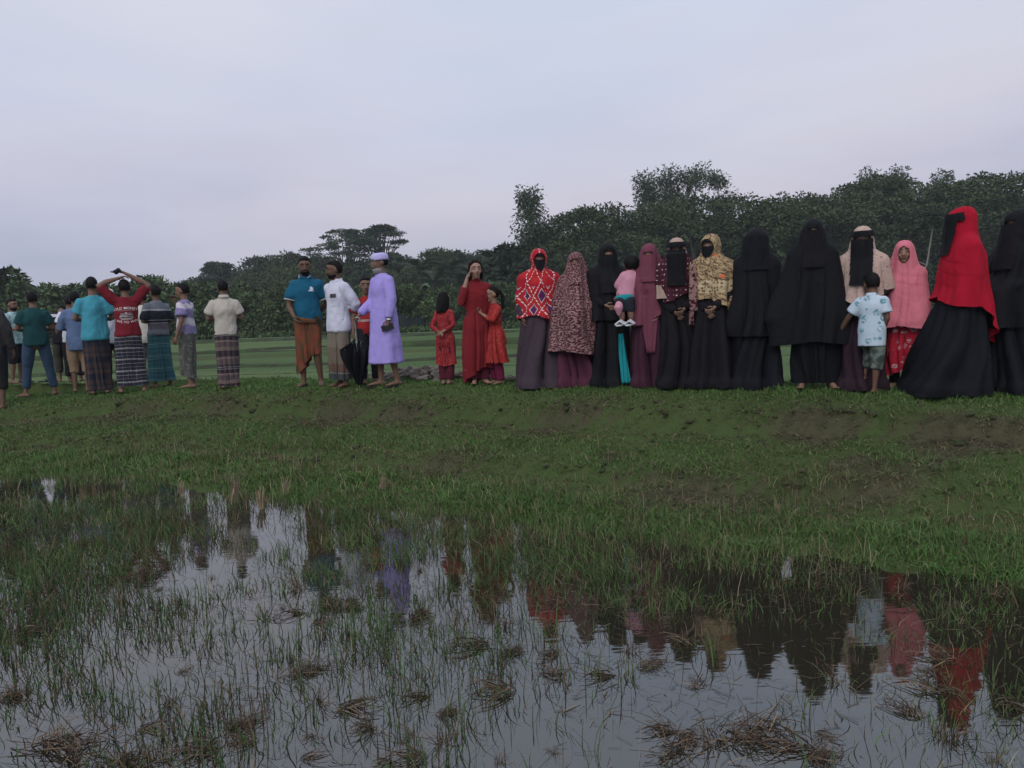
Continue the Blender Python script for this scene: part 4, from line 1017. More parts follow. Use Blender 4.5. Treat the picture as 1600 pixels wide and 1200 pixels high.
    for k_ in 'RL':
        h, kn, a, f = p.legs[k_]; pr['legs'] += sph_chain(h, kn, .09 * w, .062) + sph_chain(kn, a, .062, .045); pr.setdefault('feet', []).extend(sph_chain(a, a + np.array([f[0] * 1.15, f[1] * 1.15, -.02]), .05, .045))
    c = lambda v: hp(v)
    pr['head'] = [(*c((0, -.004, .012)), .078 * hs, .100 * hs), (*c((0, .030, .018)), .080 * hs, .098 * hs), (*c((0, -.036, -.03)), .062 * hs, .090 * hs), (*c((0, -.038, .030)), .064 * hs, .068 * hs)]
    pr['neck'] = sph_chain((0, .015, 1.40), tuple(hp((0, 0, -.06))), .062, .058)
    p.pr = pr
    return p

def drape(p, name, sets, mat, ztop, hem, off=.014, n=88, rows=44, flare=0.0, zflare=1.0, folds=.012, fk=(7, 11, 17), cling=0.0, cut=None, seed=0, axis=(0, 0), swag=0.0, swagz=(1.1, 1.42), taper=None, thick=.006, close=True, extra=None, smooth=10, gather=None, parent=None, tent=0.0, over=False, layer=True):
    """cloth hung over the body: horizontal slices of the convex outline, never narrower than what it hangs from above"""
    A = [a for k_ in sets for a in p.pr[k_]] + list(extra or [])
    S = np.array(A); th = np.linspace(0, 2 * np.pi, n, endpoint=False); D = np.stack([np.sin(th), -np.cos(th)], 1)
    hemv = np.array([hem(t_) if callable(hem) else hem for t_ in (th + np.pi) % (2 * np.pi) - np.pi])
    NZ = 170; zg = np.linspace(ztop, hemv.min() - .01, NZ); dz = zg[0] - zg[1]; Rr = np.zeros((NZ, n)); cosm = np.cos(th[:, None] - th[None, :]); cosm = np.where(cosm > .15, cosm, np.nan)
    for i, z in enumerate(zg):
        q = 1 - ((z - S[:, 2]) / S[:, 4]) ** 2; ok = q > 0
        if not ok.any(): continue
        h = ((S[ok, 0] - axis[0])[:, None] * D[None, :, 0] + (S[ok, 1] - axis[1])[:, None] * D[None, :, 1] + (S[ok, 3] * np.sqrt(q[ok]))[:, None]).max(0)
        Rr[i] = np.nanmin(h[None, :] / cosm, axis=1)
    if over and getattr(p, 'layers', None):     # lie outside every layer already worn
        for (zl, rl) in p.layers:
            m_ = rl.shape[1]; js = np.round(np.arange(n) * m_ / n).astype(int) % m_
            for j in range(n):
                Rr[:, j] = np.maximum(Rr[:, j], np.where(Rr[:, j] >= 0, np.interp(zg, zl[::-1, js[j]], rl[::-1, js[j]], left=0, right=0) + .010, 0) * ((zg >= zl[-1, js[j]]) & (zg <= zl[0, js[j]])))
    body = Rr.copy(); cl = np.zeros_like(Rr); cl[0] = Rr[0]
    for i in range(1, NZ): cl[i] = np.maximum(Rr[i], cl[i - 1] - (cling(zg[i]) if callable(cling) else cling) * dz)
    for _ in range(smooth):
        c2 = cl.copy(); c2[1:-1] = (cl[:-2] + 2 * cl[1:-1] + cl[2:]) / 4; c2 = (np.roll(c2, 1, 1) + 2 * c2 + np.roll(c2, -1, 1)) / 4; cl = np.maximum(c2, body)
    if tent:                            # taut cloth spans straight between what it touches
        for j in range(n):
            hull = []
            for i in range(NZ):
                if cl[i, j] <= 0: continue
                while len(hull) > 1:
                    a_, b_ = hull[-2], hull[-1]
                    if (cl[b_, j] - cl[a_, j]) * (i - a_) <= (cl[i, j] - cl[a_, j]) * (b_ - a_): hull.pop()
                    else: break
                hull.append(i)
            if len(hull) > 1:
                env_ = np.interp(np.arange(NZ), hull, cl[hull, j]); k0 = hull[0]
                cl[k0:, j] = cl[k0:, j] * (1 - tent) + np.maximum(env_, cl[:, j])[k0:] * tent
    q = np.random.default_rng(seed + 11); ph = q.uniform(0, 6.28, 8)
    fl = np.array([flare(t_) if callable(flare) else flare for t_ in (th + np.pi) % (2 * np.pi) - np.pi])
    V = []; UVr = []
    T = np.linspace(0, 1, rows) ** (1.35 if ztop > 1.55 else 1.0); ths = (th + np.pi) % (2 * np.pi) - np.pi
    for t_ in T:
        z = ztop + (hemv - ztop) * t_
        f = np.clip((ztop - z) / dz, 0, NZ - 1.001); i0 = f.astype(int); fr_ = f - i0; jj = np.arange(n)
        r_ = cl[i0, jj] * (1 - fr_) + cl[i0 + 1, jj] * fr_; rb = body[i0, jj] * (1 - fr_) + body[i0 + 1, jj] * fr_
        dep = np.clip(zflare - z, 0, 3); slack = np.clip((r_ - rb) / .05, 0, 1)
        r_ = r_ + .003 + fl * dep
        env = folds * (.12 + np.clip(dep / .5, 0, 1.3) * .9 + .3 * slack * (z < zflare + .2))
        wob = ths + .25 * np.sin(2.3 * z + ph[6]) + .12 * np.sin(5 * z + ph[7])
        ff = sum(w_ * np.sin(k_ * wob + ph[i]) for i, (k_, w_) in enumerate(zip(fk, (.55, .5, .35))))
        ff = np.where(ff > 0, ff * .8, ff * 1.1)
        r_ = r_ + env * ff
        if swag:
            ins = np.clip((z - swagz[0]) / .06, 0, 1) * np.clip((swagz[1] - z) / .05, 0, 1)
            s_ = z - .10 * np.cos(ths + .25) + .03 * np.sin(2 * ths + 1)
            r_ = r_ + swag * ins * (.5 + .5 * np.sin(s_ * 2 * np.pi / .10 + 3.0 * vnoise(ths * 1.8 + seed, z * 3)) * .6 + .3 * np.sin(s_ * 2 * np.pi / .055 + 2 + 2.5 * vnoise(ths * 2 + 4, z * 4))) * np.clip(.45 + np.cos(ths), .15, 1)
        r_ = r_ + .010 * (fbm(ths * 2.5 + 9 + seed, z * 4 + seed, 3 + seed) - .5) * np.clip(r_ / .1, 0, 1.2)
        if gather: r_ = r_ - gather[1] * np.exp(-((z - gather[0]) / .03) ** 2)
        V.append(np.stack([axis[0] + r_ * D[:, 0], axis[1] + r_ * D[:, 1], z], 1)); UVr.append(z)
    VG = np.stack(V); du = np.roll(VG, -1, 1) - np.roll(VG, 1, 1); dv_ = np.gradient(VG, axis=0); NN = np.cross(dv_, du); NN /= np.linalg.norm(NN, axis=2)[..., None] + 1e-9
    if (NN[rows // 2, 0] @ np.array([D[0, 0], D[0, 1], 0])) < 0: NN = -NN
    VG = VG + NN * off; V = list(VG)
    if layer: p.layers = getattr(p, 'layers', []) + [(VG[:, :, 2].copy(), np.hypot(VG[:, :, 0] - axis[0], VG[:, :, 1] - axis[1]))]
    VV = np.concatenate(V); Fs = []; UV = []
    for i in range(rows - 1):
        for j in range(n):
            j2 = (j + 1) % n; zc = (V[i][j, 2] + V[i + 1][j, 2]) / 2; tc_ = (ths[j] + (ths[j2] if j2 else ths[j])) / 2
            tc_ = ths[j] + np.pi / n; c_ = (V[i][j] + V[i + 1][j] + V[i][j2] + V[i + 1][j2]) / 4
            if cut and cut(tc_, c_[2], c_): continue
            Fs.append((i * n + j, (i + 1) * n + j, (i + 1) * n + j2, i * n + j2)); a, b = ths[j] * .2, (ths[j] + 2 * np.pi / n) * .2
            UV += [(a, UVr[i][j]), (a, UVr[i + 1][j]), (b, UVr[i + 1][j2]), (b, UVr[i][j2])]
    if close and not (cut and cut(0, ztop, V[0].mean(0))):
        c = len(VV); VV = np.concatenate([VV, V[0].mean(0)[None] + [[0, 0, .5 * off]]])
        for j in range(n): Fs.append((c, j, (j + 1) % n)); UV += [(0, ztop), (ths[j] * .2, ztop), (ths[j] * .2 + .01, ztop)]
    me = bpy.data.meshes.new(name); me.from_pydata((VV * p.s).tolist(), [], Fs); me.polygons.foreach_set('use_smooth', np.ones(len(Fs), bool))
    uv = me.uv_layers.new(name='UVMap'); uv.data.foreach_set('uv', np.array(UV, np.float32).ravel()); me.update()
    bm = bmesh.new(); bm.from_mesh(me); bmesh.ops.delete(bm, geom=[v for v in bm.verts if not v.link_faces], context='VERTS'); bm.to_mesh(me); bm.free()
    o = link(name, me, mat, parent or p.root)
    if thick > .5:
        md = o.modifiers.new('t', 'SOLIDIFY'); md.thickness = thick; md.offset = -1
    p.last = V
    return o
def wrinkle(V, N, amp, seed, sc=9):
    x = V[:, 0] * sc + V[:, 1] * sc * .8 + 5 * seed; z = V[:, 2] * sc
    d = (fbm(x * .8, z * .55, seed, 3) - .5) * 1.6 + 0 * x + .5 * np.sin(z * 2.2 + 5 * fbm(x, z * .4, seed + 3)) * (fbm(x * .5, z * .5, seed + 5) - .3)
    return V + N * (amp * np.maximum(d, -.28))[:, None]
def shirt(p, mat, hem=.86, sleeve='short', loose=.016, name='shirt', seed=1, flare=.0, back=0, amp=.030, w=1.0, fold=0.):
    g = G(); rg = []
    zs = [hem] + [z for z in np.arange(hem + .1, .84, .1)] + [z for z, _, _ in p.tor if z > hem + .03]
    for z in zs:
        rx = np.interp(z, [a for a, _, _ in p.tor], [b for _, b, _ in p.tor]); ry = np.interp(z, [a for a, _, _ in p.tor], [b for _, _, b in p.tor])
        e = loose + (.016 if z < 1.15 else 0) + max(0, 1.15 - z) * flare
        rg.append((0, .008, z, (rx + e) * w, ry + e))
    z, rx, ry = p.tor[-1]; rg.append((0, .012, 1.452, rx + loose * .5, ry + loose * .5))
    g.rings(rg, 28)
    ends = {}
    for k_ in 'RL':
        s_, e_, w_ = p.arms[k_]; sl = sleeve if isinstance(sleeve, str) else sleeve[k_]
        a = [(s_[0] * .42, .01, 1.372), s_]; rr_ = [.052 + loose * .6, .055 + loose]
        if sl == 'short': a += [s_ + (e_ - s_) * .45, s_ + (e_ - s_) * .74]; rr_ += [.060 + loose, .060 + loose * 1.3]
        elif sl == 'elbow': a += [s_ + (e_ - s_) * .5, s_ + (e_ - s_) * .97]; rr_ += [.058 + loose, .052 + loose]
        elif sl == 'roll': a += [s_ + (e_ - s_) * .5, e_, e_ + (w_ - e_) * .35]; rr_ += [.055 + loose, .050 + loose, .046 + loose]
        else: a += [s_ + (e_ - s_) * .5, e_, e_ + (w_ - e_) * .5, w_ - (w_ - e_) / np.linalg.norm(w_ - e_) * .01]; rr_ += [.055 + loose, .050 + loose, .044 + loose, .036 + loose * .6]
        d_ = a[-1] - a[-2]; d_ = d_ / np.linalg.norm(d_); a[-1] = a[-1] - d_ * rr_[-1] * .2
        g.tube(a, rr_, 14, None, 0, False); g.ell(s_, (.056 + loose,) * 3, None, 12, 8)
    V, fc, N = remesh(g, .0165, 2); V = wrinkle(V, N, amp, seed)
    if fold:
        th_ = np.arctan2(V[:, 0], -V[:, 1]); dp = np.clip((1.0 - V[:, 2]) / .5, 0, 1.2); N2 = N * np.array([1, 1, 0.])
        V = V + N2 * (fold * dp * (np.sin(5 * th_ + 1 + .4 * np.sin(3 * V[:, 2])) * .6 + .4 * np.sin(9 * th_ + 2)))[:, None]
    g = G(); g.add(V, fc)
    # collar band
    o = link(name, g.mesh(name, True, p.s), mat, p.root); return o
def collar(p, mat, name='collar', h=.035, spread=.012):
    g = G(); n = 26; V = []
    for zz, rr_, dr in ((1.432, .074, 0), (1.432 + h, .066, 0), (1.432 + h + .004, .070, 0), (1.428, .088, spread), (1.422, .084, spread)):
        for j in range(n):
            a = 2 * math.pi * j / n + .0; V.append((rr_ * 1.02 * math.sin(a), .012 - (rr_ + dr * .2) * math.cos(a), zz - (.02 if math.cos(a) > .75 and zz > 1.44 else 0) + .012 * (math.cos(a) < -.2)))
    Fs = [(i * n + j, i * n + (j + 1) % n, (i + 1) * n + (j + 1) % n, (i + 1) * n + j) for i in range(4) for j in range(n)]
    g.add(V, Fs); link(name, g.mesh(name, True, p.s), mat, p.root)
def trousers(p, mat, hem=.12, loose=.014, name='trousers', seed=2, zt=.98, amp=.018):
    g = G(); rg = []
    for z in (zt, .90, .84):
        rx = np.interp(z, [a for a, _, _ in p.tor], [b for _, b, _ in p.tor]); ry = np.interp(z, [a for a, _, _ in p.tor], [b for _, _, b in p.tor]); rg.append((0, .01, z, rx + loose * .6, ry + loose * .6))
    g.rings(rg[::-1], 24)
    for k_ in 'RL':
        h, kn, a, f = p.legs[k_]
        pts = [h + np.array([0, 0, .02]), h + (kn - h) * .5, kn]; rr_ = [.098, .080 + loose, .062 + loose]
        if hem < kn[2] - .03:
            t_ = (kn[2] - hem) / (kn[2] - a[2]); pts.append(kn + (a - kn) * min(t_, 1)); rr_.append(.050 + loose)
        else: pts[-1] = h + (kn - h) * ((h[2] - hem) / (h[2] - kn[2])); rr_[-1] = .070 + loose
        g.tube(pts, rr_, 14, None, 0, False)
    V, fc, N = remesh(g, .0165, 2); V = wrinkle(V, N, amp, seed)
    g = G(); g.add(V, fc); return link(name, g.mesh(name, True, p.s), mat, p.root)
def lungi(p, mat, hem=.10, zt=.96, seed=0, folds=.013, flare=.0, cling=.06, pleat=0, name='lungi', hemf=None):
    cutn = None
    return drape(p, name, ['torso', 'legs'], mat, zt, hemf or hem, .012, 84, 44, flare, .8, folds, (5, 9, 14), cling, None, seed, thick=.006, close=True)
def sleeves(p, mat, R_=True, L_=True, r0=.062, r1=.055, name='sleeve', end=.0, seed=0):
    for k_, on in (('R', R_), ('L', L_)):
        if not on: continue
        s_, e_, w_ = p.arms[k_]; d_ = (w_ - e_) / np.linalg.norm(w_ - e_); g = G(); m_ = w_ - d_ * (.012 + end)
        g.tube([s_ + (0, 0, .0), s_ + (e_ - s_) * .5, e_, e_ + (m_ - e_) * .5, m_], [.070, r0 + .006, r0, (r0 + r1) / 2, r1], 16, None, 0, False)
        V, fc, N = remesh(g, .017, 1); V = wrinkle(V, N, .014, seed + (k_ == 'L')); g = G(); g.add(V, fc); link(name, g.mesh(name, True, p.s), mat, p.root)
def face_cut(p, wd=.060, up=.066, dn=-.105):
    def f(th, z, c):
        q = p.Mh.inverted() @ (Vector(c) - p.hc) / p.hs
        if q.y > .0: return False
        zc, hh = (up + dn) / 2, (up - dn) / 2
        return (q.x / wd) ** 2 + ((q.z - zc) / hh) ** 2 < 1
    return f
def veil_cut(p, width, zhi, zlo=None, back=.02):
    """keeps only the front strip of a drape"""
    def f(th, z, c):
        q = p.Mh.inverted() @ (Vector(c) - p.hc) / p.hs
        lim = width
        return q.y > back or abs(q.x) > lim or z > zhi
    return f
def rim(p, mat, wd=.060, up=.066, dn=-.105, off=.016, r_=.008, parent=None):
    """rolled edge of a head covering around the face, following the skull"""
    pts = []
    for k_ in range(33):
        a = 2 * math.pi * k_ / 32; x = wd * math.sin(a); z = (up + dn) / 2 + (up - dn) / 2 * math.cos(a)
        y = -.098 * math.sqrt(max(.1, 1 - (x / .088) ** 2)) * (1.0 if z < .03 else 1 - (z - .03) * 2.2) - off * .2
        pts.append(p.hp((x, y, z)))
    g = G(); g.tube(pts, [r_] * 33, 6, None, 0, False); return link('rolled_edge', g.mesh('rolled_edge', True, p.s), mat, parent or p.root)
def sandals(p, mat, name='sandal'):
    for k_ in 'RL':
        h, kn, a, f = p.legs[k_]; fx = np.array([f[0], f[1], 0]); L_ = np.linalg.norm(fx); fx /= L_; sd_ = np.cross(fx, (0, 0, 1.)); g = G()
        g.tube([a - fx * .06 + (0, 0, -.068), a + fx * .05 + (0, 0, -.070), a + fx * (L_ + .04) + (0, 0, -.070)], [.036, .036, .042], 10, ((0, 0, 1), .3))
        m_ = a + fx * (L_ * .62); g.tube([m_ + sd_ * .042 + (0, 0, -.06), m_ + (0, 0, -.012), m_ - sd_ * .042 + (0, 0, -.06)], [.012, .013, .012], 6)
        link(name, g.mesh(name, True, p.s), mat, p.root)
def cap(p, mat, h=.075, name='cap'):
    g = G(); n = 26; V = []; prof = [(.0, 1.02), (.02, 1.05), (h * .7 + .03, 1.0), (h + .032, .86), (h + .044, .5), (h + .046, .05)]
    for z, s_ in prof:
        for j in range(n):
            a = 2 * math.pi * j / n; V.append(p.hp((.088 * s_ * math.sin(a), .016 - .108 * s_ * math.cos(a), z + .022)))
    Fs = [(i * n + j, i * n + (j + 1) % n, (i + 1) * n + (j + 1) % n, (i + 1) * n + j) for i in range(5) for j in range(n)] + [tuple(5 * n + j for j in range(n))]
    g.add(V, Fs); o = link(name, g.mesh(name, True, p.s), mat, p.root); md = o.modifiers.new('t', 'SOLIDIFY'); md.thickness = .004; return o
# ---------------------------------------------------------------- cloth patterns
def plaid(name, hb, hper, vb=None, vper=.1, mixf=.35, w='UV'):
    t = NT(name); c = t.coord(w)
    if w == 'UV': x, y, _ = t.xyz(c); z = y
    else: x, _, z = t.xyz(c)
    wob = t.M('MULTIPLY', t.M('SUBTRACT', t.noise(3, t.coord(), 2), .5), .05)
    col = t.ramp(t.M('FRACT', t.M('DIVIDE', t.M('ADD', z, wob), hper)), hb, True)
    if vb: col = t.mix(mixf, col, t.ramp(t.M('FRACT', t.M('DIVIDE', x, vper)), vb, True))
    col = t.mix(t.M('MULTIPLY', t.noise(40, t.coord(), 3), .35), col, (.02, .02, .022))
    t.col(col); folds(t); return t.m
def zbands(name, st, zmax=1.8, wob=.02):
    t = NT(name); o = t.coord(); x, y, z = t.xyz(o)
    f = t.M('DIVIDE', t.M('ADD', z, t.M('MULTIPLY', t.M('SUBTRACT', t.noise(5, o, 2), .5), wob)), zmax)
    c = t.ramp(f, [(p / zmax, q) for p, q in st], True)
    t.col(t.mix(t.M('MULTIPLY', t.noise(16, o, 3), .3), c, (.03, .03, .03))); folds(t); return t.m
def blobs_mat(name, base, sp, scale=30, lo=.42, hi=.5, sp2=None, w='Object'):
    t = NT(name); c = t.coord(w); n_ = t.noise(scale, c, 3, .55, .6)
    f = t.ramp(n_, [(lo, 0.), (hi, 1.)])
    col = t.mix(f, base, sp)
    if sp2: col = t.mix(t.ramp(t.noise(scale * 1.7, c, 2, .5, .4), [(.58, 0.), (.63, 1.)]), col, sp2)
    t.col(t.mix(t.M('MULTIPLY', t.noise(5, t.coord(), 3), .3), col, tuple(x * .4 for x in base))); folds(t); return t.m
def dots_mat(name, base, dot, scale, r_, w='UV', rnd=.15):
    t = NT(name); c = t.coord(w); f = t.ramp(t.vor(scale, c, 'Distance', rnd), [(r_ * .85, 1.), (r_, 0.)])
    t.col(t.mix(f, t.mix(t.noise(7, t.coord(), 3), tuple(x * .8 for x in base), tuple(x * 1.2 for x in base)), dot)); folds(t); return t.m
def leopard(name):
    t = NT(name); c = t.coord('UV'); n_ = t.noise(30, c, 2, .5); mv = t.n('ShaderNodeMix', data_type='VECTOR'); 
    d_ = t.vor(34, t.vec(t.M('ADD', t.xyz(c)[0], t.M('MULTIPLY', n_, .02)), t.M('ADD', t.xyz(c)[1], t.M('MULTIPLY', n_, .03))), 'Distance', 1.)
    f = t.M('MULTIPLY', t.ramp(d_, [(.20, 0.), (.30, 1.)]), t.ramp(t.noise(52, c, 2, .5), [(.47, 0.), (.54, 1.)]))
    t.col(t.mix(f, (.058, .014, .022), (.27, .155, .15))); folds(t); return t.m
def tiedye():
    t = NT('tie_dye'); c = t.coord('UV'); u, v, _ = t.xyz(c)
    n_ = t.M('MULTIPLY', t.M('SUBTRACT', t.noise(9, c, 3), .5), .035)
    # big diamond lattice of white knots
    a = t.M('ADD', t.M('DIVIDE', u, .20), t.M('DIVIDE', t.M('ADD', v, n_), .34)); b = t.M('SUBTRACT', t.M('DIVIDE', u, .20), t.M('DIVIDE', t.M('ADD', v, n_), .34))
    tri = lambda s, o_: t.M('ABSOLUTE', t.M('SUBTRACT', t.M('FRACT', t.M('ADD', s, o_)), .5))
    da, db = tri(a, .62), tri(b, .30)
    line = t.M('MINIMUM', da, db)
    dash = t.M('GREATER_THAN', t.M('FRACT', t.M('ADD', t.M('MULTIPLY', v, 30), t.M('MULTIPLY', u, 9))), .36)
    white = t.M('MULTIPLY', t.M('LESS_THAN', line, .034), dash)
    inner = t.M('MULTIPLY', t.M('GREATER_THAN', da, .27), t.M('GREATER_THAN', db, .27))
    ring = t.M('SUBTRACT', t.M('MULTIPLY', t.M('GREATER_THAN', da, .235), t.M('GREATER_THAN', db, .235)), inner)
    red = t.mix(t.ramp(t.noise(3.5, c, 3), [(.4, 0.), (.62, 1.)]), (.33, .010, .022), (.42, .024, .020))
    low = t.M('LESS_THAN', v, 1.25)
    col = t.mix(t.M('MULTIPLY', inner, low), red, (.085, .018, .085)); col = t.mix(t.M('MULTIPLY', ring, low), col, (.60, .48, .48)); col = t.mix(white, col, (.62, .50, .50))
    t.col(col); folds(t); return t.m
def floral(name, base, a, b, scale=13, w='UV', thr=.22):
    t = NT(name); c = t.coord(w); d_ = t.vor(scale, c, 'Distance', .85); pet = t.noise(scale * 6, c, 2, .6)
    f = t.M('MULTIPLY', t.M('LESS_THAN', d_, thr * 1.35), t.ramp(pet, [(.46, 0.), (.52, 1.)]))
    f2 = t.M('MULTIPLY', t.M('LESS_THAN', d_, thr * .9), t.ramp(t.noise(scale * 5, c, 2, .6, .5), [(.52, 0.), (.56, 1.)]))
    sm = t.M('MULTIPLY', t.ramp(t.noise(scale * 8, c, 2), [(.66, 0.), (.70, 1.)]), .7)
    col = t.mix(f, base, a); col = t.mix(f2, col, b); col = t.mix(sm, col, a); t.col(col); folds(t); return t.m
BLACK = cloth((.0048, .0050, .0070), .3, rough=.8); BLACK2 = cloth((.0068, .0060, .0082), .3, rough=.85); BLACK3 = cloth((.0042, .0046, .0074), .3, rough=.8)
WHITE = cloth((.56, .57, .62), .06); CREAMC = cloth((.55, .52, .46), .08)
SKW = 2
# ---------------------------------------------------------------- the men at the left
p = person(3, 615, 462, 35, 'person in a white cap and white shirt half hidden behind the charcoal shirt', 1, beard='grey', capped=True); shirt(p, WHITE, .78, 'long', .02, seed=1); trousers(p, cloth((.05, .045, .04)), .15); cap(p, WHITE, .05)
p = person(-5, 641, 452, 158, 'person in a charcoal long-sleeved shirt and dark rolled trousers, cut off by the left border', 0, la='hang', ra='hang', fist=.4, beard='dark'); shirt(p, cloth((.030, .029, .031)), .80, 'long', .02, seed=2); trousers(p, cloth((.012, .012, .014)), .30, .02, seed=2)
p = person(30, 612, 466, 48, 'bearded person in a mint and white printed shirt and dark knee shorts', 1, ra='front', la=((.24, -.04, 1.12), (.20, -.24, 1.18)), beard='dark', fist=.6)
shirt(p, blobs_mat('mint_print', (.46, .56, .58), (.20, .42, .42), 22, .45, .58), .80, 'short', .02, seed=3); trousers(p, cloth((.012, .013, .018)), .42, .022, 'shorts', seed=3)
p = person(64, 620, 455, 180, 'person in a dark green t-shirt and rolled blue jeans, feet wide apart', 1, ra='front', la='front', legs={'R': dict(knee=(.15, -.01, .49), ankle=(.205, .03, .075), foot=(.08, -.13)), 'L': dict(knee=(.15, -.01, .49), ankle=(.205, .03, .075), foot=(.1, -.1))}, w=1.05)
shirt(p, cloth((.010, .052, .056)), .84, 'short', .024, seed=4); trousers(p, cloth((.038, .068, .115), .3), .15, .014, seed=4)
p = person(104, 606, 466, 172, 'person in a navy shirt with one white band, head bowed out of sight', 1, hpitch=40, neckf=.45, ra='front', la='front')
shirt(p, zbands('navy_band', [(0, (.010, .011, .018)), (1.335 * p.s, (.55, .55, .58)), (1.395 * p.s, (.012, .013, .02)), (1.8, (.01, .01, .02))]), .80, 'short', .022, seed=5); trousers(p, cloth((.045, .042, .034)), .22, .02, seed=5)
p = person(119, 603, 462, 175, 'person in a white shirt almost hidden behind the slate blue shirt', 1); shirt(p, WHITE, .80, 'short', .022, seed=6); trousers(p, cloth((.014, .014, .018)), .14, .016, seed=6)
p = person(129, 613, 455, 168, 'person in a slate blue long-sleeved shirt and khaki knee shorts, seen from behind', 1, ra='fold', la='front', w=1.0); shirt(p, cloth((.105, .155, .27), .15), .72, 'long', .022, seed=7); trousers(p, cloth((.27, .19, .115)), .34, .022, 'shorts', seed=7)
p = person(157, 616, 432, 180, 'person in a bright turquoise t-shirt over a brown and navy checked lungi, seen from behind', 1, ra='front', la='front')
shirt(p, cloth((.055, .27, .35), .12), .80, 'short', .020, seed=8)
lungi(p, plaid('lungi_brown_navy', [(0, (.015, .017, .032)), (.3, (.085, .05, .035)), (.52, (.02, .02, .034)), (.62, (.07, .045, .035)), (.9, (.03, .026, .036))], .24, [(0, (.016, .018, .036)), (.45, (.10, .058, .038)), (.62, (.018, .02, .035))], .16, .5), .06, seed=3)
p = person(181, 604, 451, 185, 'person in a cream cap and long white shirt between the turquoise and maroon shirts', 1, capped=True); shirt(p, cloth((.50, .51, .58), .06), .70, 'long', .022, seed=9); trousers(p, cloth((.014, .014, .016)), .12, .016, seed=9); cap(p, CREAMC, .055)
p8 = p = person(207, 614, 436, 180, 'person in a maroon printed t-shirt and checked lungi with both hands on the head', 1, ra=((.33, .03, 1.62), (.035, .02, 1.80)), la=((.335, .03, 1.635), (.075, .045, 1.728)), legs={'R': dict(ankle=(.17, .03, .075), knee=(.13, 0, .49)), 'L': dict(ankle=(.15, .03, .075), knee=(.12, 0, .49))}, w=1.04, armw=1.2)
p8s = shirt(p, cloth((.155, .012, .020), .15), .86, 'elbow', .020, seed=10)
lungi(p, plaid('lungi_navy_white', [(0, (.50, .50, .50)), (.06, (.025, .025, .035)), (.30, (.16, .16, .19)), (.36, (.022, .022, .032)), (.62, (.42, .42, .44)), (.66, (.022, .022, .034)), (.92, (.20, .20, .22))], .17, [(0, (.02, .02, .03)), (.35, (.30, .30, .32)), (.42, (.02, .02, .03)), (.75, (.2, .2, .22)), (.80, (.022, .022, .034))], .10, .32), .115, seed=5, cling=.1)
p = person(233, 605, 455, 182, 'person in a white cap, cream shirt and grey trousers behind the maroon t-shirt', 0, capped=True); shirt(p, CREAMC, .72, 'short', .022, seed=11); trousers(p, cloth((.14, .145, .16)), .25, .03, seed=11); cap(p, WHITE, .05)
p10 = p = person(254, 606, 445, 205, 'person in a grey and navy striped t-shirt over a teal checked lungi', 0, ra='fold', la='fold', legs={'R': dict(ankle=(.13, .03, .075)), 'L': dict(ankle=(.13, .03, .075))})
s_ = p.s
shirt(p, zbands('grey_navy_stripes', [(0, (.13, .14, .17)), (.98 * s_, (.10, .09, .105)), (1.03 * s_, (.10, .085, .10)), (1.075 * s_, (.34, .34, .36)), (1.085 * s_, (.016, .018, .03)), (1.125 * s_, (.38, .38, .4)), (1.135 * s_, (.016, .018, .03)), (1.285 * s_, (.36, .37, .4)), (1.31 * s_, (.15, .165, .20)), (1.8, (.15, .165, .20))]), .88, 'elbow', .022, seed=12)
lungi(p, plaid('lungi_teal', [(0, (.02, .09, .11)), (.28, (.012, .012, .02)), (.36, (.035, .13, .145)), (.60, (.02, .025, .035)), (.66, (.32, .36, .38)), (.69, (.03, .11, .125)), (.88, (.02, .05, .065))], .20, [(0, (.03, .12, .14)), (.4, (.018, .03, .045)), (.5, (.04, .13, .145))], .12, .4), .12, seed=7, flare=.06)
p = person(297, 607, 442, -112, 'person in a lavender and white tie-dye t-shirt, hand at the mouth, grey lungi tucked up', 1, ra=((.22, -.16, 1.17), (.09, -.17, 1.42)), la='hang', legs={'L': dict(ankle=(.09, .06, .075))})
t = NT('lavender_white'); o = t.coord(); z = t.xyz(o)[2]; f = t.ramp(t.M('FRACT', t.M('ADD', t.M('MULTIPLY', z, 4.2), t.M('MULTIPLY', t.noise(6, o, 3), .7))), [(0, 0.), (.42, 0.), (.5, 1.), (.8, 1.), (.88, 0.)]); t.col(t.mix(f, t.mix(t.noise(8, o, 3), (.13, .11, .24), (.28, .24, .40)), (.55, .50, .55)))
shirt(p, t.m, .88, 'short', .022, seed=13); t = NT('lungi_grey'); o = t.coord('UV'); f = t.noise(14, o, 3, .6, 1.5); t.col(t.mix(t.ramp(f, [(.55, 0.), (.68, 1.)]), (.085, .085, .075), (.25, .25, .23)))
lungi(p, t.m, .20, seed=9, hemf=lambda a: .20 + .05 * math.cos(a), folds=.02)
p = person(359, 607, 437, 180, 'person in a beige polo shirt over a purple and tan banded lungi, standing apart', 1, ra='front', la='front', w=1.06)
m_ = cloth((.43, .39, .34), .08); shirt(p, m_, .845, 'short', .018, seed=14); collar(p, m_)
lungi(p, plaid('lungi_purple', [(0, (.026, .016, .024)), (.16, (.20, .145, .125)), (.27, (.10, .075, .075)), (.42, (.24, .18, .155)), (.48, (.030, .018, .028)), (.60, (.25, .24, .26)), (.625, (.03, .02, .03)), (.66, (.25, .24, .26)), (.68, (.03, .022, .032)), (.74, (.12, .085, .085)), (.90, (.19, .14, .125)), (.97, (.03, .02, .03))], .52, [(0, (.035, .024, .034)), (.5, (.15, .11, .10))], .14, .3), .05, seed=11, folds=.012)
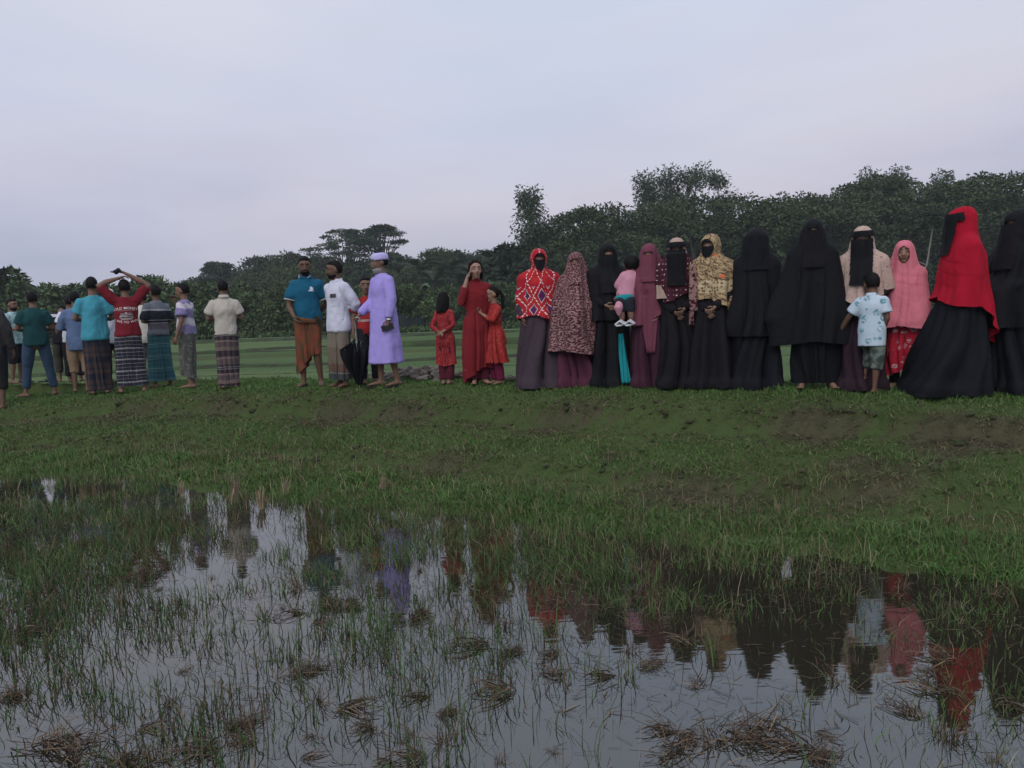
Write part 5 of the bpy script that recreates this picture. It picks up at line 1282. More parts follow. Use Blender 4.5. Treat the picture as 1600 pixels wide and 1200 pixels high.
# ---------------------------------------------------------------- the four in the middle
p13 = p = person(487, 605, 400, -14, 'bearded person in a teal polo shirt and rust orange lungi above bare shins', 0, ra=((.225, -.03, 1.08), (.13, -.155, .93)), la='back', beard='dark', hyaw=14, hpitch=11, legs={'R': dict(knee=(.09, -.04, .49), ankle=(.10, .02, .075)), 'L': dict(ankle=(.12, .05, .075))}, w=1.03)
m_ = cloth((.008, .088, .155), .14); shirt(p, m_, .87, 'short', .018, seed=15); collar(p, m_)
g = G(); g.tube([(-.052, -.105, 1.43), (-.07, -.055, 1.462), (-.06, .02, 1.482)], [.004, .004, .003], 5); g.tube([(.06, -.095, 1.43), (.078, -.04, 1.462)], [.004, .003], 5); link('piping', g.mesh('piping', True, p.s), WHITE, p.root)
t = NT('lungi_rust'); o = t.coord('UV'); u, v, _ = t.xyz(o); f = t.noise(4.5, t.vec(t.M('MULTIPLY', u, 2.2), t.M('MULTIPLY', v, .9)), 3, .5, .8)
t.col(t.ramp(f, [(.30, (.030, .026, .018)), (.42, (.085, .058, .03)), (.50, (.165, .042, .022)), (.62, (.19, .06, .032)), (.70, (.075, .058, .03))])); 
lungi(p, t.m, .30, seed=13, folds=.024, cling=.12, hemf=lambda a: .34 + .13 * math.sin(a) + .03 * math.cos(2 * a))
g = G()
for k_ in range(5): g.tube([(-.12 + .01 * k_, -.125, .93 - .010 * k_), (-.02, -.145 - .006 * (k_ % 3), .905 - .012 * k_), (.13, -.10, .885 - .010 * k_)], [.008, .016, .008], 7)
V, fc, N = remesh(g, .01, 2); g = G(); g.add(V, fc); link('waist_roll', g.mesh('waist_roll', True, p.s), t.m, p.root)
g = G(); q_ = p; 
p14 = p = person(534, 606, 407, -52, 'person in a white long-sleeved shirt and beige lungi, hands behind the back', 0, ra='back', la='back', hyaw=-28, beard='dark', w=1.06, legs={'L': dict(ankle=(.10, .0, .075)), 'R': dict(ankle=(.09, .06, .075))})
m_ = cloth((.54, .54, .63), .05); shirt(p, m_, .76, 'roll', .028, seed=16); collar(p, m_)
lungi(p, plaid('lungi_beige', [(0, (.018, .036, .045)), (.20, (.34, .33, .31)), (.21, (.03, .04, .045)), (.222, (.12, .055, .04)), (.33, (.16, .125, .09)), (.55, (.21, .175, .135)), (.86, (.04, .04, .045)), (.93, (.12, .115, .11))], 1.0, [(0, (.20, .17, .13)), (.2, (.08, .06, .045)), (.3, (.20, .17, .13)), (.7, (.11, .085, .06))], .13, .22), .12, seed=15, folds=.022, flare=.03)
boy = p = person(579, 600, 432, 15, 'boy in a red shirt with one pale stripe, half hidden behind the lavender robe', 1, hs=1.18, w=.85, hyaw=-12); shirt(p, zbands('red_stripe', [(0, (.36, .022, .022)), (1.02 * p.s, (.50, .36, .34)), (1.055 * p.s, (.36, .022, .022)), (1.8, (.36, .02, .02))]), .82, 'short', .018, seed=17); trousers(p, cloth((.016, .017, .022)), .10, .012, seed=17)
p16 = p = person(604, 604, 394, -62, 'old bearded person in a long lavender robe and lavender cap, holding an umbrella', 1, ra=((.225, -.02, 1.10), (.20, -.235, .93)), la=((.235, .0, 1.11), (.235, -.05, .86)), hair='short', capped=True, beard='long', hyaw=-10, w=1.05, legs={'R': dict(ankle=(.10, -.02, .075)), 'L': dict(ankle=(.10, .11, .075), knee=(.10, .03, .49))}, fist=.9)
m_ = cloth((.33, .27, .62), .07); SETL = ['torso', 'shoulder', 'legs']
shirt(p, m_, .30, 'long', .024, 'robe', seed=18, flare=.085, amp=.014, fold=.016)
cap(p, cloth((.46, .42, .70), .06), .05); sandals(p, plain('sandal_dark', (.02, .018, .016), .7))
w_ = p.arms['L'][2]; e_ = p.arms['L'][1]; d_ = (w_ - e_) / np.linalg.norm(w_ - e_); M_ST = plain('steel', (.6, .6, .58), .25, .5, 1)
g = G(); g.tube([w_ - d_ * .012, w_ + d_ * .012], [.034, .033], 14, None, 0, False); g.ell(w_ + np.array([.034, 0, 0]), (.008, .02, .02)); link('wristwatch', g.mesh('wristwatch', True, p.s), M_ST, p.root)
def world_of(p, v): return p.root.matrix_basis @ Vector(np.array(v) * p.s)
# closed umbrella hanging from his forward hand
hp_ = world_of(p, p.arms['R'][2] + (p.arms['R'][2] - p.arms['R'][1]) / np.linalg.norm(p.arms['R'][2] - p.arms['R'][1]) * .085)
tip = hit(562, 607); um = empty('umbrella', tip, 0, 'black umbrella folded loosely, its pale hooked handle held by the robed old person', 'umbrella')
ax = hp_ - tip; Lh = ax.length; zq = ax.normalized().to_track_quat('Z', 'Y').to_matrix()
tw = lambda x, y, z: np.array(zq @ Vector((x, y, z)))
M_UMB = cloth((.012, .012, .016), .3); M_HND = plain('umbrella_handle', (.34, .33, .33), .35, .5, .3)
g = G(); g.tube([tw(0, 0, 0), tw(0, 0, Lh * .97)], [.006, .007], 8); link('shaft', g.mesh('shaft'), M_HND, um)
g = G(); g.tube([tw(0, 0, Lh * .86), tw(0, 0, Lh - .005)] + [tw(.03 - .03 * math.cos(a), 0, Lh - .005 + .03 * math.sin(a)) for a in np.linspace(.3, 3.6, 9)], [.010] * 11, 8); link('handle', g.mesh('handle'), M_HND, um)
n = 64; rows = 26; V = []
for i in range(rows):
    t_ = i / (rows - 1); z = .07 + (Lh * .70 - .07) * t_
    for j in range(n):
        a = 2 * math.pi * j / n; fold = abs(math.sin(a * 4)); rr_ = (.012 + .118 * math.sin(math.pi * min(1, t_ * .62 + .06)) ** 1.1) * (.42 + .75 * fold) * (1 + .55 * (math.cos(a - 3.3) > .6) * t_)
        zz = z - .09 * fold * (t_ > .85) * (t_ - .85) / .15 - .02 * math.sin(3 * a)
        V.append(tw(rr_ * math.cos(a + t_ * .5), rr_ * math.sin(a + t_ * .5), zz))
g = G(); g.add(V, [(i * n + j, i * n + (j + 1) % n, (i + 1) * n + (j + 1) % n, (i + 1) * n + j) for i in range(rows - 1) for j in range(n)]); o = link('canopy', g.mesh('canopy'), M_UMB, um); md = o.modifiers.new('t', 'SOLIDIFY'); md.thickness = .004
for k_ in range(8):
    a = math.pi / 8 + k_ * math.pi / 4; g = G(); g.tube([tw(.012 * math.cos(a), .012 * math.sin(a), .09), tw(.075 * math.cos(a + .25), .075 * math.sin(a + .25), Lh * .4), tw(.07 * math.cos(a + .5), .07 * math.sin(a + .5), Lh * .69)], [.003] * 3, 5); link('rib', g.mesh('rib'), M_ST, um)
# dark phone in his hanging hand
hw = world_of(p, w_ + d_ * .10); g = G(); g.box((0, 0, 0), (.075, .012, .15), Euler((.15, 1.3, .4)).to_matrix()); o = link('phone', g.mesh('phone', False), plain('phone_black', (.01, .01, .012), .25, .5)); o.location = hw; tag(o, 'dark phone held low in the hand below the wristwatch', 'phone')
# pens and card in the breast pocket of the white shirt
def on_surface(o, root, pts, dirv, off=.003, s=1.0):
    """casts points of the person's frame onto the garment and returns them lying on it"""
    bv = BVHTree.FromPolygons([v.co for v in o.data.vertices], [tuple(f.vertices) for f in o.data.polygons]); res = []
    for q in pts:
        h_, nn, _, _ = bv.ray_cast(Vector(q) - Vector(dirv) * 1.0, Vector(dirv)); res.append(None if h_ is None else np.array(h_ - Vector(dirv) * off))
    return res
def patch(p, garment, x, z, w, h, mat, name, front=True, thick=.004, nx=4, nz=4, rot=0):
    sg = 1 if front else -1; pts = [(x + (i / nx - .5) * w + rot * (j / nz - .5) * h, 0, z + (j / nz - .5) * h) for j in range(nz + 1) for i in range(nx + 1)]
    r_ = on_surface(garment, p.root, [np.array(q) * p.s for q in pts], (0, sg, 0), thick)
    if any(q is None for q in r_): return
    Fs = [(j * (nx + 1) + i, j * (nx + 1) + i + 1, (j + 1) * (nx + 1) + i + 1, (j + 1) * (nx + 1) + i) for j in range(nz) for i in range(nx)]
    if not front: Fs = [f[::-1] for f in Fs]
    me = bpy.data.meshes.new(name); me.from_pydata([q.tolist() for q in r_], [], Fs); return link(name, me, mat, p.root)
sh14 = [c for c in p14.root.children if c.name.startswith('shirt')][0]; sh13 = [c for c in p13.root.children if c.name.startswith('shirt')][0]
patch(p14, sh14, .075, 1.17, .11, .13, cloth((.50, .50, .59), .05), 'breast_pocket'); patch(p14, sh14, .072, 1.245, .085, .05, plain('pocket_card', (.015, .015, .02), .3, .5), 'pocket_card', thick=.012)
# logo on the teal polo: a small pale badge of three strokes
patch(p13, sh13, .088, 1.292, .026, .045, WHITE, 'badge'); patch(p13, sh13, .088, 1.262, .06, .012, WHITE, 'badge'); patch(p13, sh13, .108, 1.288, .012, .03, WHITE, 'badge')
for k_, sgn in (('L', 1), ('R', -1)):
    s0, e0, _ = p13.arms[k_]; g = G(); c_ = s0 + (e0 - s0) * .73; d0 = (e0 - s0) / np.linalg.norm(e0 - s0); g.tube([c_ - d0 * .006, c_ + d0 * .006], [.085, .085], 18, None, 0, False); link('cuff_stripe', g.mesh('cuff_stripe', True, p13.s), cloth((.40, .42, .42)), p13.root)
# printed back of the maroon t-shirt
def text_on(p, garment, txt, z, size, arc, mat, name):
    cu = bpy.data.curves.new('t', 'FONT'); cu.body = txt; cu.size = size; cu.align_x = 'CENTER'; cu.space_character = 1.08; cu.offset = .0008; to = bpy.data.objects.new('t', cu); COL.objects.link(to)
    me = bpy.data.meshes.new_from_object(to.evaluated_get(bpy.context.evaluated_depsgraph_get())); bpy.data.objects.remove(to)
    pts = []
    for v in me.vertices: pts.append((-v.co.x * p.s, 0, (z + v.co.y - arc * (v.co.x / .12) ** 2) * p.s))
    r_ = on_surface(garment, p.root, pts, (0, -1, 0), .004)
    for v, q in zip(me.vertices, r_):
        if q is not None: v.co = q.tolist()
    link(name, me, mat, p.root)
M_PRINT = cloth((.55, .52, .50), .1); M_PRINT2 = cloth((.22, .22, .21), .1)
text_on(p8, p8s, 'OLD MONEY', 1.265, .052, .012, M_PRINT, 'lettering'); text_on(p8, p8s, 'LIVE TO WIN', 1.055, .050, -.022, M_PRINT, 'lettering')
for x, z, w_, h_, mm, rt in [(0, 1.243, .22, .006, M_PRINT2, 0), (.0, 1.132, .19, .012, M_PRINT2, 0), (-.03, 1.155, .12, .020, M_PRINT2, .3), (.04, 1.162, .10, .014, M_PRINT, -.6), (0, 1.118, .15, .008, M_PRINT, 0), (-.055, 1.20, .05, .024, M_PRINT2, .5), (.0, 1.207, .03, .02, M_PRINT, .5), (.05, 1.198, .06, .018, M_PRINT2, -.4), (-.005, 1.18, .17, .007, M_PRINT, .2), (.075, 1.14, .03, .03, M_PRINT2, .4), (-.08, 1.14, .025, .03, M_PRINT2, -.4)]: patch(p8, p8s, x, z, w_, h_, mm, 'print', False, .004, 5, 2, rt)
# dark folded cap held on top of his hands
c_ = world_of(p8, (.06, .0, 1.86)); g = G(); g.ell((0, 0, 0), (.060, .05, .040), None, 16, 9, 0, lambda V: V * np.array([1, 1, 1.]) + np.stack([0 * V[:, 0], 0 * V[:, 0], .012 * np.sin(V[:, 0] * 60)], 1)); g.ell((-.065, -.01, -.01), (.035, .045, .012), Euler((0, .1, 0)).to_matrix(), 12, 6)
o = link('folded_cap', g.mesh('folded_cap'), cloth((.018, .018, .026), .3)); o.location = c_; o.location = world_of(p8, (.075, .03, 1.835)); tag(o, 'dark folded cap held above the head of the person in the maroon t-shirt', 'cap')
# sandals left on the grass
M_SL = plain('rubber_sandal', (.016, .015, .016), .7)
for px, py, rz, lb in [(43, 609, 1.3, 'dark sandal lying on the grass left of the rolled jeans'), (77, 607, 1.9, 'dark sandal lying on the grass between the legs in jeans')]:
    p_ = hit(px, py); g = G(); g.tube([(0, -.12, .02), (0, 0, .017), (0, .12, .025)], [.042, .038, .046], 12, ((0, 0, 1), .32)); g.tube([(.045, .02, .02), (.01, .05, .06), (-.045, .02, .02)], [.012, .014, .012], 7); o = link('sandal', g.mesh('sandal'), M_SL); o.location = p_ + Vector((0, 0, .02)); o.rotation_euler = (0, 0, rz); tag(o, lb, 'sandal')
# ---------------------------------------------------------------- girls and women
def robe(p, mat, hem=.02, flare=.10, folds=.02, name='robe', ztop=1.45, zflare=1.0, slv=True, seed=0, cling=.25, fk=(5, 8, 13), off=.014, r0=.062, r1=.052, gather=None, sets=None, slend=0., tent=None):
    low = not callable(hem) and hem < .05 or (callable(hem) and hem(0) < .03)
    sets = sets or ('torso', 'shoulder', 'neck', 'legs') + (('feet',) if low else ())
    folds = folds * 1.9
    tent = (.8 if low else .0) if tent is None else tent
    o = drape(p, name, list(sets), mat, ztop, hem, off, 88, 46, flare, zflare, folds, fk, cling, None, seed, close=False, gather=gather, tent=tent)
    if slv: sleeves(p, mat, True, True, r0, r1, seed=seed, end=slend)
    return o
def headtop(p): return p.hc.z + .098 * p.hs
# three girls in red
RED_PR = blobs_mat('red_print', (.25, .018, .024), (.33, .06, .055), 45, .50, .60)
RED2 = blobs_mat('red_gold_print', (.31, .020, .020), (.40, .10, .07), 55, .54, .62)
p = person(699, 601, 455, 158, 'girl in a red tunic and dark maroon trousers, seen from behind, hands clasped behind her', 2, 'f', 1.17, .86, ra=((.22, .10, 1.12), (.02, .19, 1.0)), la=((.22, .10, 1.10), (.02, .20, .98)), hair='long', hyaw=-20, legs={'R': dict(ankle=(.06, .03, .075)), 'L': dict(ankle=(.06, .03, .075))})
robe(p, RED_PR, lambda a: .40 + .05 * math.cos(a), .05, .014, 'tunic', seed=31, cling=.5, r0=.05, r1=.045, slend=.06); trousers(p, cloth((.075, .010, .022)), .10, .022, seed=31)
p = person(750, 601, 407, 8, 'young person in a long maroon dress and head scarf, hand raised to the cheek', 3, 'f', 1.06, .92, ra=((.235, -.08, 1.15), (.135, -.07, 1.47)), la='hang', hair='loose', hyaw=2, hpitch=0, legs={'R': dict(ankle=(.07, .03, .075)), 'L': dict(ankle=(.08, .03, .075))})
M_MAR = cloth((.16, .012, .016), .2)
t = NT('maroon_emb'); o = t.coord('UV'); f = t.M('MULTIPLY', t.ramp(t.noise(16, o, 3, .6, 1.2), [(.58, 0.), (.62, 1.)]), t.ramp(t.vor(5, o, 'Distance', 1.), [(.25, 1.), (.32, 0.)])); t.col(t.mix(f, t.mix(t.noise(6, o, 3), (.14, .011, .015), (.20, .017, .022)), (.30, .10, .10)))
robe(p, t.m, lambda a: .13 + .12 * math.cos(a - .6), .09, .022, 'dress', seed=33, cling=.22, r0=.058, r1=.055, slend=.10); trousers(p, cloth((.10, .012, .03)), .08, .02, seed=33)
def scarf_cut(th, z, c): 
    return c[1] < -.02 and z > 1.44 and abs(c[0]) < .082
drape(p, 'head_scarf', ['head', 'neck', 'shoulder', 'torso', 'armL'], M_MAR, headtop(p) + .012, lambda a: 1.08 - .10 * math.cos(a), .016, 96, 50, .02, 1.3, .012, (5, 9, 14), lambda z: .5 if z > 1.4 else .1, lambda th, z, c: c[1] < -.005 and z > 1.47, 34, swag=.010, swagz=(1.15, 1.46), close=True)
p = person(776, 601, 447, -62, 'girl in a red flared dress with raised hands and a dark ponytail', 2, 'f', 1.17, .86, ra=((.20, -.14, 1.12), (.08, -.27, 1.30)), la=((.20, -.14, 1.14), (.04, -.26, 1.27)), hair='tail', hyaw=-12, legs={'R': dict(ankle=(.09, .02, .075)), 'L': dict(ankle=(.09, .04, .075))})
robe(p, RED2, .40, .18, .030, 'dress', seed=35, zflare=1.05, cling=.6, fk=(9, 14, 20), gather=(1.06, .008), r0=.05, r1=.046, slend=.09); trousers(p, cloth((.145, .012, .045)), .09, .026, seed=35)
# women in a row
def veil(p, mat, zlow, width=.10, top=-.004, off=None, seed=0, sets=None, flare=0., extra=None, folds=.003, back=.0, rnd_=0):
    ks, ko, kt, kf, kz, ke = p.kh; own = sets is None; sets = sets or ks; off = off if off is not None else ko * .4
    def f(th, z, c):
        q = p.Mh.inverted() @ (Vector(c) - p.hc) / p.hs
        w_ = width if not rnd_ else width * math.sqrt(max(0, 1 - (max(0, top - q.z) / rnd_) ** 2))
        return c[1] > (-.01 if z < 1.45 else .02) + back or abs(q.x) > w_ or q.z > top
    return drape(p, 'face_veil', list(sets), mat, headtop(p) + .013, zlow, off, 112, 80, kf if own else 0., kz, folds, (5, 7, 12), .0, f, seed, close=False, tent=kt if own else 0., extra=ke, over=own, layer=False)
def brow(p, mat, lo=.030, hi=.078, over=False, wd=.13, bk=.01):
    off = .008
    def f(th, z, c):
        q = p.Mh.inverted() @ (Vector(c) - p.hc) / p.hs
        return q.z < lo or q.z > hi or abs(q.x) > wd or q.y > (bk if over else .05)
    return drape(p, 'brow_band', list(p.kh[0]) if over else ['head'], mat, headtop(p) + .013, p.hc.z - .05, off, 104, 60, 0, 0, 0, (5, 7, 12), 0, f, 3, close=False, tent=p.kh[2] if over else 0., over=over, layer=False)
def khimar(p, mat, hem, sets=('head', 'neck', 'shoulder', 'torso', 'armR', 'armL'), name='head_covering', face=True, tent=.35, flare=.06, folds=.028, seed=0, cling=.0, off=.016, swag=.0, swagz=(1.12, 1.44), wd=.066, up=.072, dn=-.112, rows=56, extra=None, n=104, fk=(5, 8, 13), zfl=1.38):
    o = drape(p, name, list(sets), mat, headtop(p) + .013, hem, off, n, rows, flare, zfl, folds, fk, cling, face_cut(p, wd, up, dn) if face else None, seed, swag=swag, swagz=swagz, extra=extra, tent=tent, over=True)
    p.kh = (tuple(sets), off, tent, flare, zfl, extra)
    if face: rim(p, mat, wd, up, dn, parent=o)
    return o
F_ = dict(sex='f')
p = person(848, 605, 389, 4, 'woman in a red and white tie-dyed shawl over a wide grey-purple robe, black face veil', 1, 'f', 1.0, 1.08, ra=((.235, .0, 1.10), (.225, -.06, .88)), la=((.225, .02, 1.09), (.12, -.10, .98)), hair=None, hyaw=4)
robe(p, cloth((.048, .033, .043), .2), .015, .155, .022, seed=41, cling=.1)
khimar(p, tiedye(), lambda a: .84 - .09 * math.sin(a + .2) + .06 * math.cos(2 * a) - .18 * max(0, -math.cos(a)), ('head', 'neck', 'shoulder', 'torso', 'armR', 'armL', 'foreL'), tent=.1, seed=41, cling=lambda z: .9 if z > 1.40 else .05, flare=.02, folds=.016, swag=.012, off=.018, wd=.074, up=.078)
veil(p, BLACK, p.hc.z - .15, .072, -.006, .013, 41, ('head', 'neck'), rnd_=.125); brow(p, BLACK, .036, .10)
p = person(905, 604, 394, -6, 'woman wrapped in a maroon and beige spotted head covering over a maroon skirt', 1, 'f', 1.0, 1.02, ra='clasp', la='clasp', hair=None)
m_ = leopard('spotted'); robe(p, cloth((.075, .020, .038), .25), .015, .06, .026, seed=42, slv=False)
khimar(p, m_, lambda a: .44 + .04 * math.cos(2 * a + 1), ('head', 'neck', 'shoulder', 'torso', 'armR', 'armL', 'foreR', 'foreL'), flare=.10, folds=.022, seed=42, tent=.6, swag=.008, swagz=(.95, 1.3), wd=.058, up=.045, dn=-.02)
veil(p, m_, 1.30, .088, -.012, None, 42)
p22 = p = person(955, 604, 380, 6, 'woman all in black holding a small child dressed in pink on her arm', 2, 'f', 1.0, 1.10, ra='clasp', la=((.22, -.06, 1.10), (.12, -.25, 1.06)), hair=None)
robe(p, BLACK, .015, .09, .02, seed=43, r0=.066); khimar(p, BLACK2, .80, tent=.2, flare=.05, seed=43); veil(p, BLACK, 1.12, .10, -.006, None, 43); brow(p, BLACK, .028, .10)
def panel(p, pts, w, mat, name, seed=0, out=(0, -1, 0)):
    """long hanging strip of cloth with soft pleats, pts from top to bottom"""
    q = np.random.default_rng(seed); pts = [np.array(v, float) for v in pts]; n = 24; V = []; k = 13
    ss = np.linspace(0, len(pts) - 1.001, n)
    for i, s_ in enumerate(ss):
        a = int(s_); c = pts[a] + (pts[a + 1] - pts[a]) * (s_ - a); ww = np.interp(s_, np.arange(len(pts)), w)
        for j in range(k):
            u = j / (k - 1) - .5; V.append(c + np.array([u * ww, 0, 0]) + np.array(out) * (.010 * math.sin(u * 14 + 2 * s_ + seed) + .004))
    me = bpy.data.meshes.new(name); me.from_pydata([(v * p.s).tolist() for v in V], [], [(i * k + j, (i + 1) * k + j, (i + 1) * k + j + 1, i * k + j + 1) for i in range(n - 1) for j in range(k - 1)]); me.polygons.foreach_set('use_smooth', np.ones(len(me.polygons), bool))
    uv = me.uv_layers.new(name='UVMap'); uv.data.foreach_set('uv', np.array([(me.vertices[l.vertex_index].co.x, me.vertices[l.vertex_index].co.z) for l in me.loops], np.float32).ravel())
    o = link(name, me, mat, p.root); md = o.modifiers.new('t', 'SOLIDIFY'); md.thickness = .005; return o
M_TEAL = cloth((.012, .23, .25), .15)
panel(p, [(.10, -.26, .64), (.115, -.27, .40), (.145, -.30, .06)], [.05, .085, .11], M_TEAL, 'teal_sash', 2)
# child on her arm, seen from behind
bp = world_of(p22, (.175, -.245, 1.055)); c = P(); c.s = 1.0
ch = empty('person', bp, p22.root.rotation_euler.z, 'small child in a pink top held on the arm of a woman in black', 'person')
g = G(); fing = G()
g.tube([(0, 0, 0), (.03, .0, .12), (.05, .0, .22), (.055, 0, .27)], [.085, .078, .07, .045], 14); g.ell((.065, .015, .36), (.076, .088, .090), None, 16, 10); g.ell((.05, .055, .335), (.058, .050, .066), None, 14, 8); g.ell((-.012, .01, .35), (.010, .016, .024)); g.ell((.14, .01, .35), (.010, .016, .024)); g.ell((.05, .106, .335), (.013, .013, .013))
for sg in (-1, 1):
    hx = sg * .05 - .01; g.tube([(hx, 0, -.01), (hx - .02, -.11, -.05), (hx - .005, -.115, -.21), (hx, -.115, -.235)], [.058, .047, .034, .024], 10); g.tube([(hx, -.10, -.255), (hx - .03, -.15, -.262), (hx - .05, -.185, -.268)], [.024, .024, .018], 8)
    g.tube([(.05 + sg * .075, 0, .235), (.05 + sg * .12, .03, .14), (.05 + sg * .09, .10, .10)], [.036, .030, .022], 8); b0 = np.array([.05 + sg * .09, .10, .10]); g.ell(b0 + (0, .03, 0), (.02, .03, .012))
    for j in range(5): fing.tube([b0 + ((j - 2) * .009, .05, 0), b0 + ((j - 2) * .010, .075, -.012)], [.006, .005], 5)
V, fc, N = remesh(g, .009, 2); g = G(); g.add(V, fc); g.add(fing.V(), fing.f); link('body', g.mesh('body'), SK[1], ch)
q = np.random.default_rng(1); g = G(); g.ell((.066, .004, .372), (.084, .090, .090), None, 20, 14, 0, lambda V: V * np.where((V[:, 2] < -.02) & (V[:, 1] > .02), .8, 1 + .04 * q.uniform(-1, 1, len(V)))[:, None]); link('hair', g.mesh('hair'), M_HAIR, ch)
for sg in (-1, 1):
    g = G(); g.ell((.05 + sg * .026, .097, .352), (.011, .006, .007)); link('eye', g.mesh('eye'), M_IRIS, ch)
M_PINK = cloth((.50, .235, .30), .10)
g = G(); g.tube([(-.005, 0, .03), (.02, 0, .10), (.05, 0, .20), (.055, 0, .255)], [.108, .10, .092, .055], 16); 
for sg in (-1, 1): g.tube([(.05 + sg * .06, 0, .225), (.05 + sg * .125, .03, .14)], [.062, .052], 12)
V, fc, N = remesh(g, .011, 3); V = wrinkle(V, N, .012, 5, 10); g = G(); g.add(V, fc); link('top', g.mesh('top'), M_PINK, ch)
g = G(); g.ell((-.01, -.01, -.01), (.095, .09, .075)); g.tube([(-.06, 0, -.01), (-.08, -.11, -.05), (-.07, -.115, -.12)], [.066, .058, .05], 12); g.tube([(.04, 0, -.01), (.02, -.11, -.05), (.03, -.115, -.12)], [.066, .058, .05], 12); V, fc, N = remesh(g, .011, 3); V = wrinkle(V, N, .012, 6, 10); g = G(); g.add(V, fc); link('trousers', g.mesh('trousers'), cloth((.018, .020, .028)), ch)
g = G(); g.tube([(-.10, -.10, .0), (-.03, -.115, -.005), (.03, -.10, .01)], [.03, .042, .03], 10, ((0, 1, 0), .5)); link('sash', g.mesh('sash'), M_TEAL, ch)
g = G(); g.tube([(-.085, -.12, -.04), (-.105, -.15, -.11), (-.10, -.15, -.17)], [.035, .05, .02], 10); V, fc, N = remesh(g, .01, 2); V = wrinkle(V, N, .012, 7, 12); g = G(); g.add(V, fc); link('pink_frill', g.mesh('pink_frill'), M_PINK, ch)
for sg in (-1, 1):
    hx = sg * .05 - .01; g = G(); g.tube([(hx + .012, -.09, -.285), (hx - .03, -.15, -.290), (hx - .06, -.20, -.294)], [.028, .03, .026], 10, ((0, 0, 1), .4)); g.tube([(hx + .03, -.14, -.275), (hx - .022, -.15, -.235), (hx - .07, -.15, -.275)], [.010] * 3, 6); g.tube([(hx + .01, -.175, -.28), (hx - .04, -.18, -.245), (hx - .085, -.18, -.28)], [.010] * 3, 6); g.tube([(hx + .03, -.10, -.26), (hx, -.09, -.235), (hx - .03, -.105, -.26)], [.007] * 3, 6); link('sandal', g.mesh('sandal'), WHITE, ch)

p = person(1018, 604, 381, -4, 'woman with a mauve head covering and matching face cloth over a dark maroon robe', 2, 'f', 1.0, 1.12, ra=((.235, .02, 1.08), (.165, -.12, .86)), la=((.235, .02, 1.08), (.12, -.15, .86)), hair=None)
m_ = dots_mat('mauve', (.145, .040, .062), (.20, .075, .095), 60, .22, 'UV', .6); M_DM = cloth((.045, .014, .026), .22); robe(p, M_DM, .015, .07, .022, seed=44)
khimar(p, m_, lambda a: .92 - .14 * math.cos(a + .3) + .08 * math.sin(a), tent=.55, seed=44, flare=.03, swag=.010, wd=.056, up=.036, dn=-.010)
veil(p, m_, 1.26, .088, .0, None, 44); panel(p, [(-.01, -.19, 1.10), (0, -.215, .85), (.015, -.235, .42)], [.22, .21, .09], m_, 'scarf_end', 3); panel(p, [(.17, -.10, .95), (.185, -.12, .75), (.19, -.13, .62)], [.06, .07, .06], m_, 'scarf_end', 5)
p = person(1061, 605, 372, -3, 'woman in a maroon pearl-dotted shawl with a beige headband and long black face veil', 1, 'f', 1.0, .92, ra='under', la='low', hair=None, fist=.8)
robe(p, BLACK2, .015, .08, .02, seed=45); BEI = cloth((.36, .26, .21), .12)
khimar(p, BEI, 1.40, ('head', 'neck'), 'headscarf', seed=45, flare=.0, wd=.086, up=.074, dn=-.2, folds=.003)
m_ = dots_mat('pearl_shawl', (.055, .012, .020), (.60, .55, .52), 17, .13, 'UV', .12)
def fc45(th, z, c): return c[1] < -.02 and z > 1.44
drape(p, 'shawl', ['neck', 'shoulder', 'torso', 'armR', 'armL'], m_, 1.53, lambda a: 1.03 + .05 * math.sin(2 * a) - .10 * max(0, -math.cos(a)), .02, 110, 44, .0, 1.3, .012, (5, 8, 12), lambda z: .9 if z > 1.4 else .15, None, 45, swag=.006, close=False, over=True)
m2 = blobs_mat('shawl_border', (.055, .012, .02), (.34, .20, .19), 22, .46, .5, None, 'UV')
panel(p, [(.185, -.17, 1.40), (.19, -.24, 1.15), (.185, -.24, .88)], [.05, .09, .085], m2, 'shawl_end', 1); panel(p, [(.165, -.23, .88), (.165, -.23, .72)], [.05, .05], m2, 'shawl_end', 2); panel(p, [(-.20, -.14, 1.18), (-.17, -.165, 1.03)], [.05, .12], BEI, 'shawl_end', 4)
p.kh = (('head', 'neck', 'shoulder', 'torso'), .022, .2, 0., 1.3, None); veil(p, BLACK, 1.17, .105, -.004, None, 45, back=.05); brow(p, BLACK, .022, .080, True, .13, .05)
p = person(1114, 605, 366, -14, 'woman in a yellow and brown patterned shawl with orange flowers, close black face mask', 2, 'f', 1.0, 1.06, ra='under', la='low', hair=None, hyaw=-10, fist=.9)
robe(p, BLACK2, .015, .09, .02, seed=46)
t = NT('yellow_shawl'); c_ = t.coord('UV'); u, v, _ = t.xyz(c_); n_ = t.noise(24, t.vec(t.M('MULTIPLY', u, 1.), t.M('MULTIPLY', t.M('ADD', v, t.M('MULTIPLY', u, .5)), 2.2)), 3, .6, 1.0)
col = t.mix(t.ramp(n_, [(.44, 0.), (.54, 1.)]), (.10, .062, .035), (.40, .29, .16)); lat = t.ramp(t.vor(26, c_, 'Distance', .5, 'F1'), [(.34, 0.), (.42, 1.)])
band_ = t.M('MULTIPLY', t.M('LESS_THAN', v, 1.20), t.M('GREATER_THAN', v, 1.06)); col = t.mix(t.M('MULTIPLY', band_, .85), col, t.mix(lat, (.13, .07, .035), (.50, .40, .24)))
fl_ = t.M('MULTIPLY', t.ramp(t.vor(7.5, c_, 'Distance', .9), [(.16, 1.), (.20, 0.)]), t.M('GREATER_THAN', v, 1.22)); col = t.mix(t.M('MULTIPLY', fl_, t.M('GREATER_THAN', u, -.05)), col, (.62, .13, .055)); t.col(col); folds(t); m_ = t.m
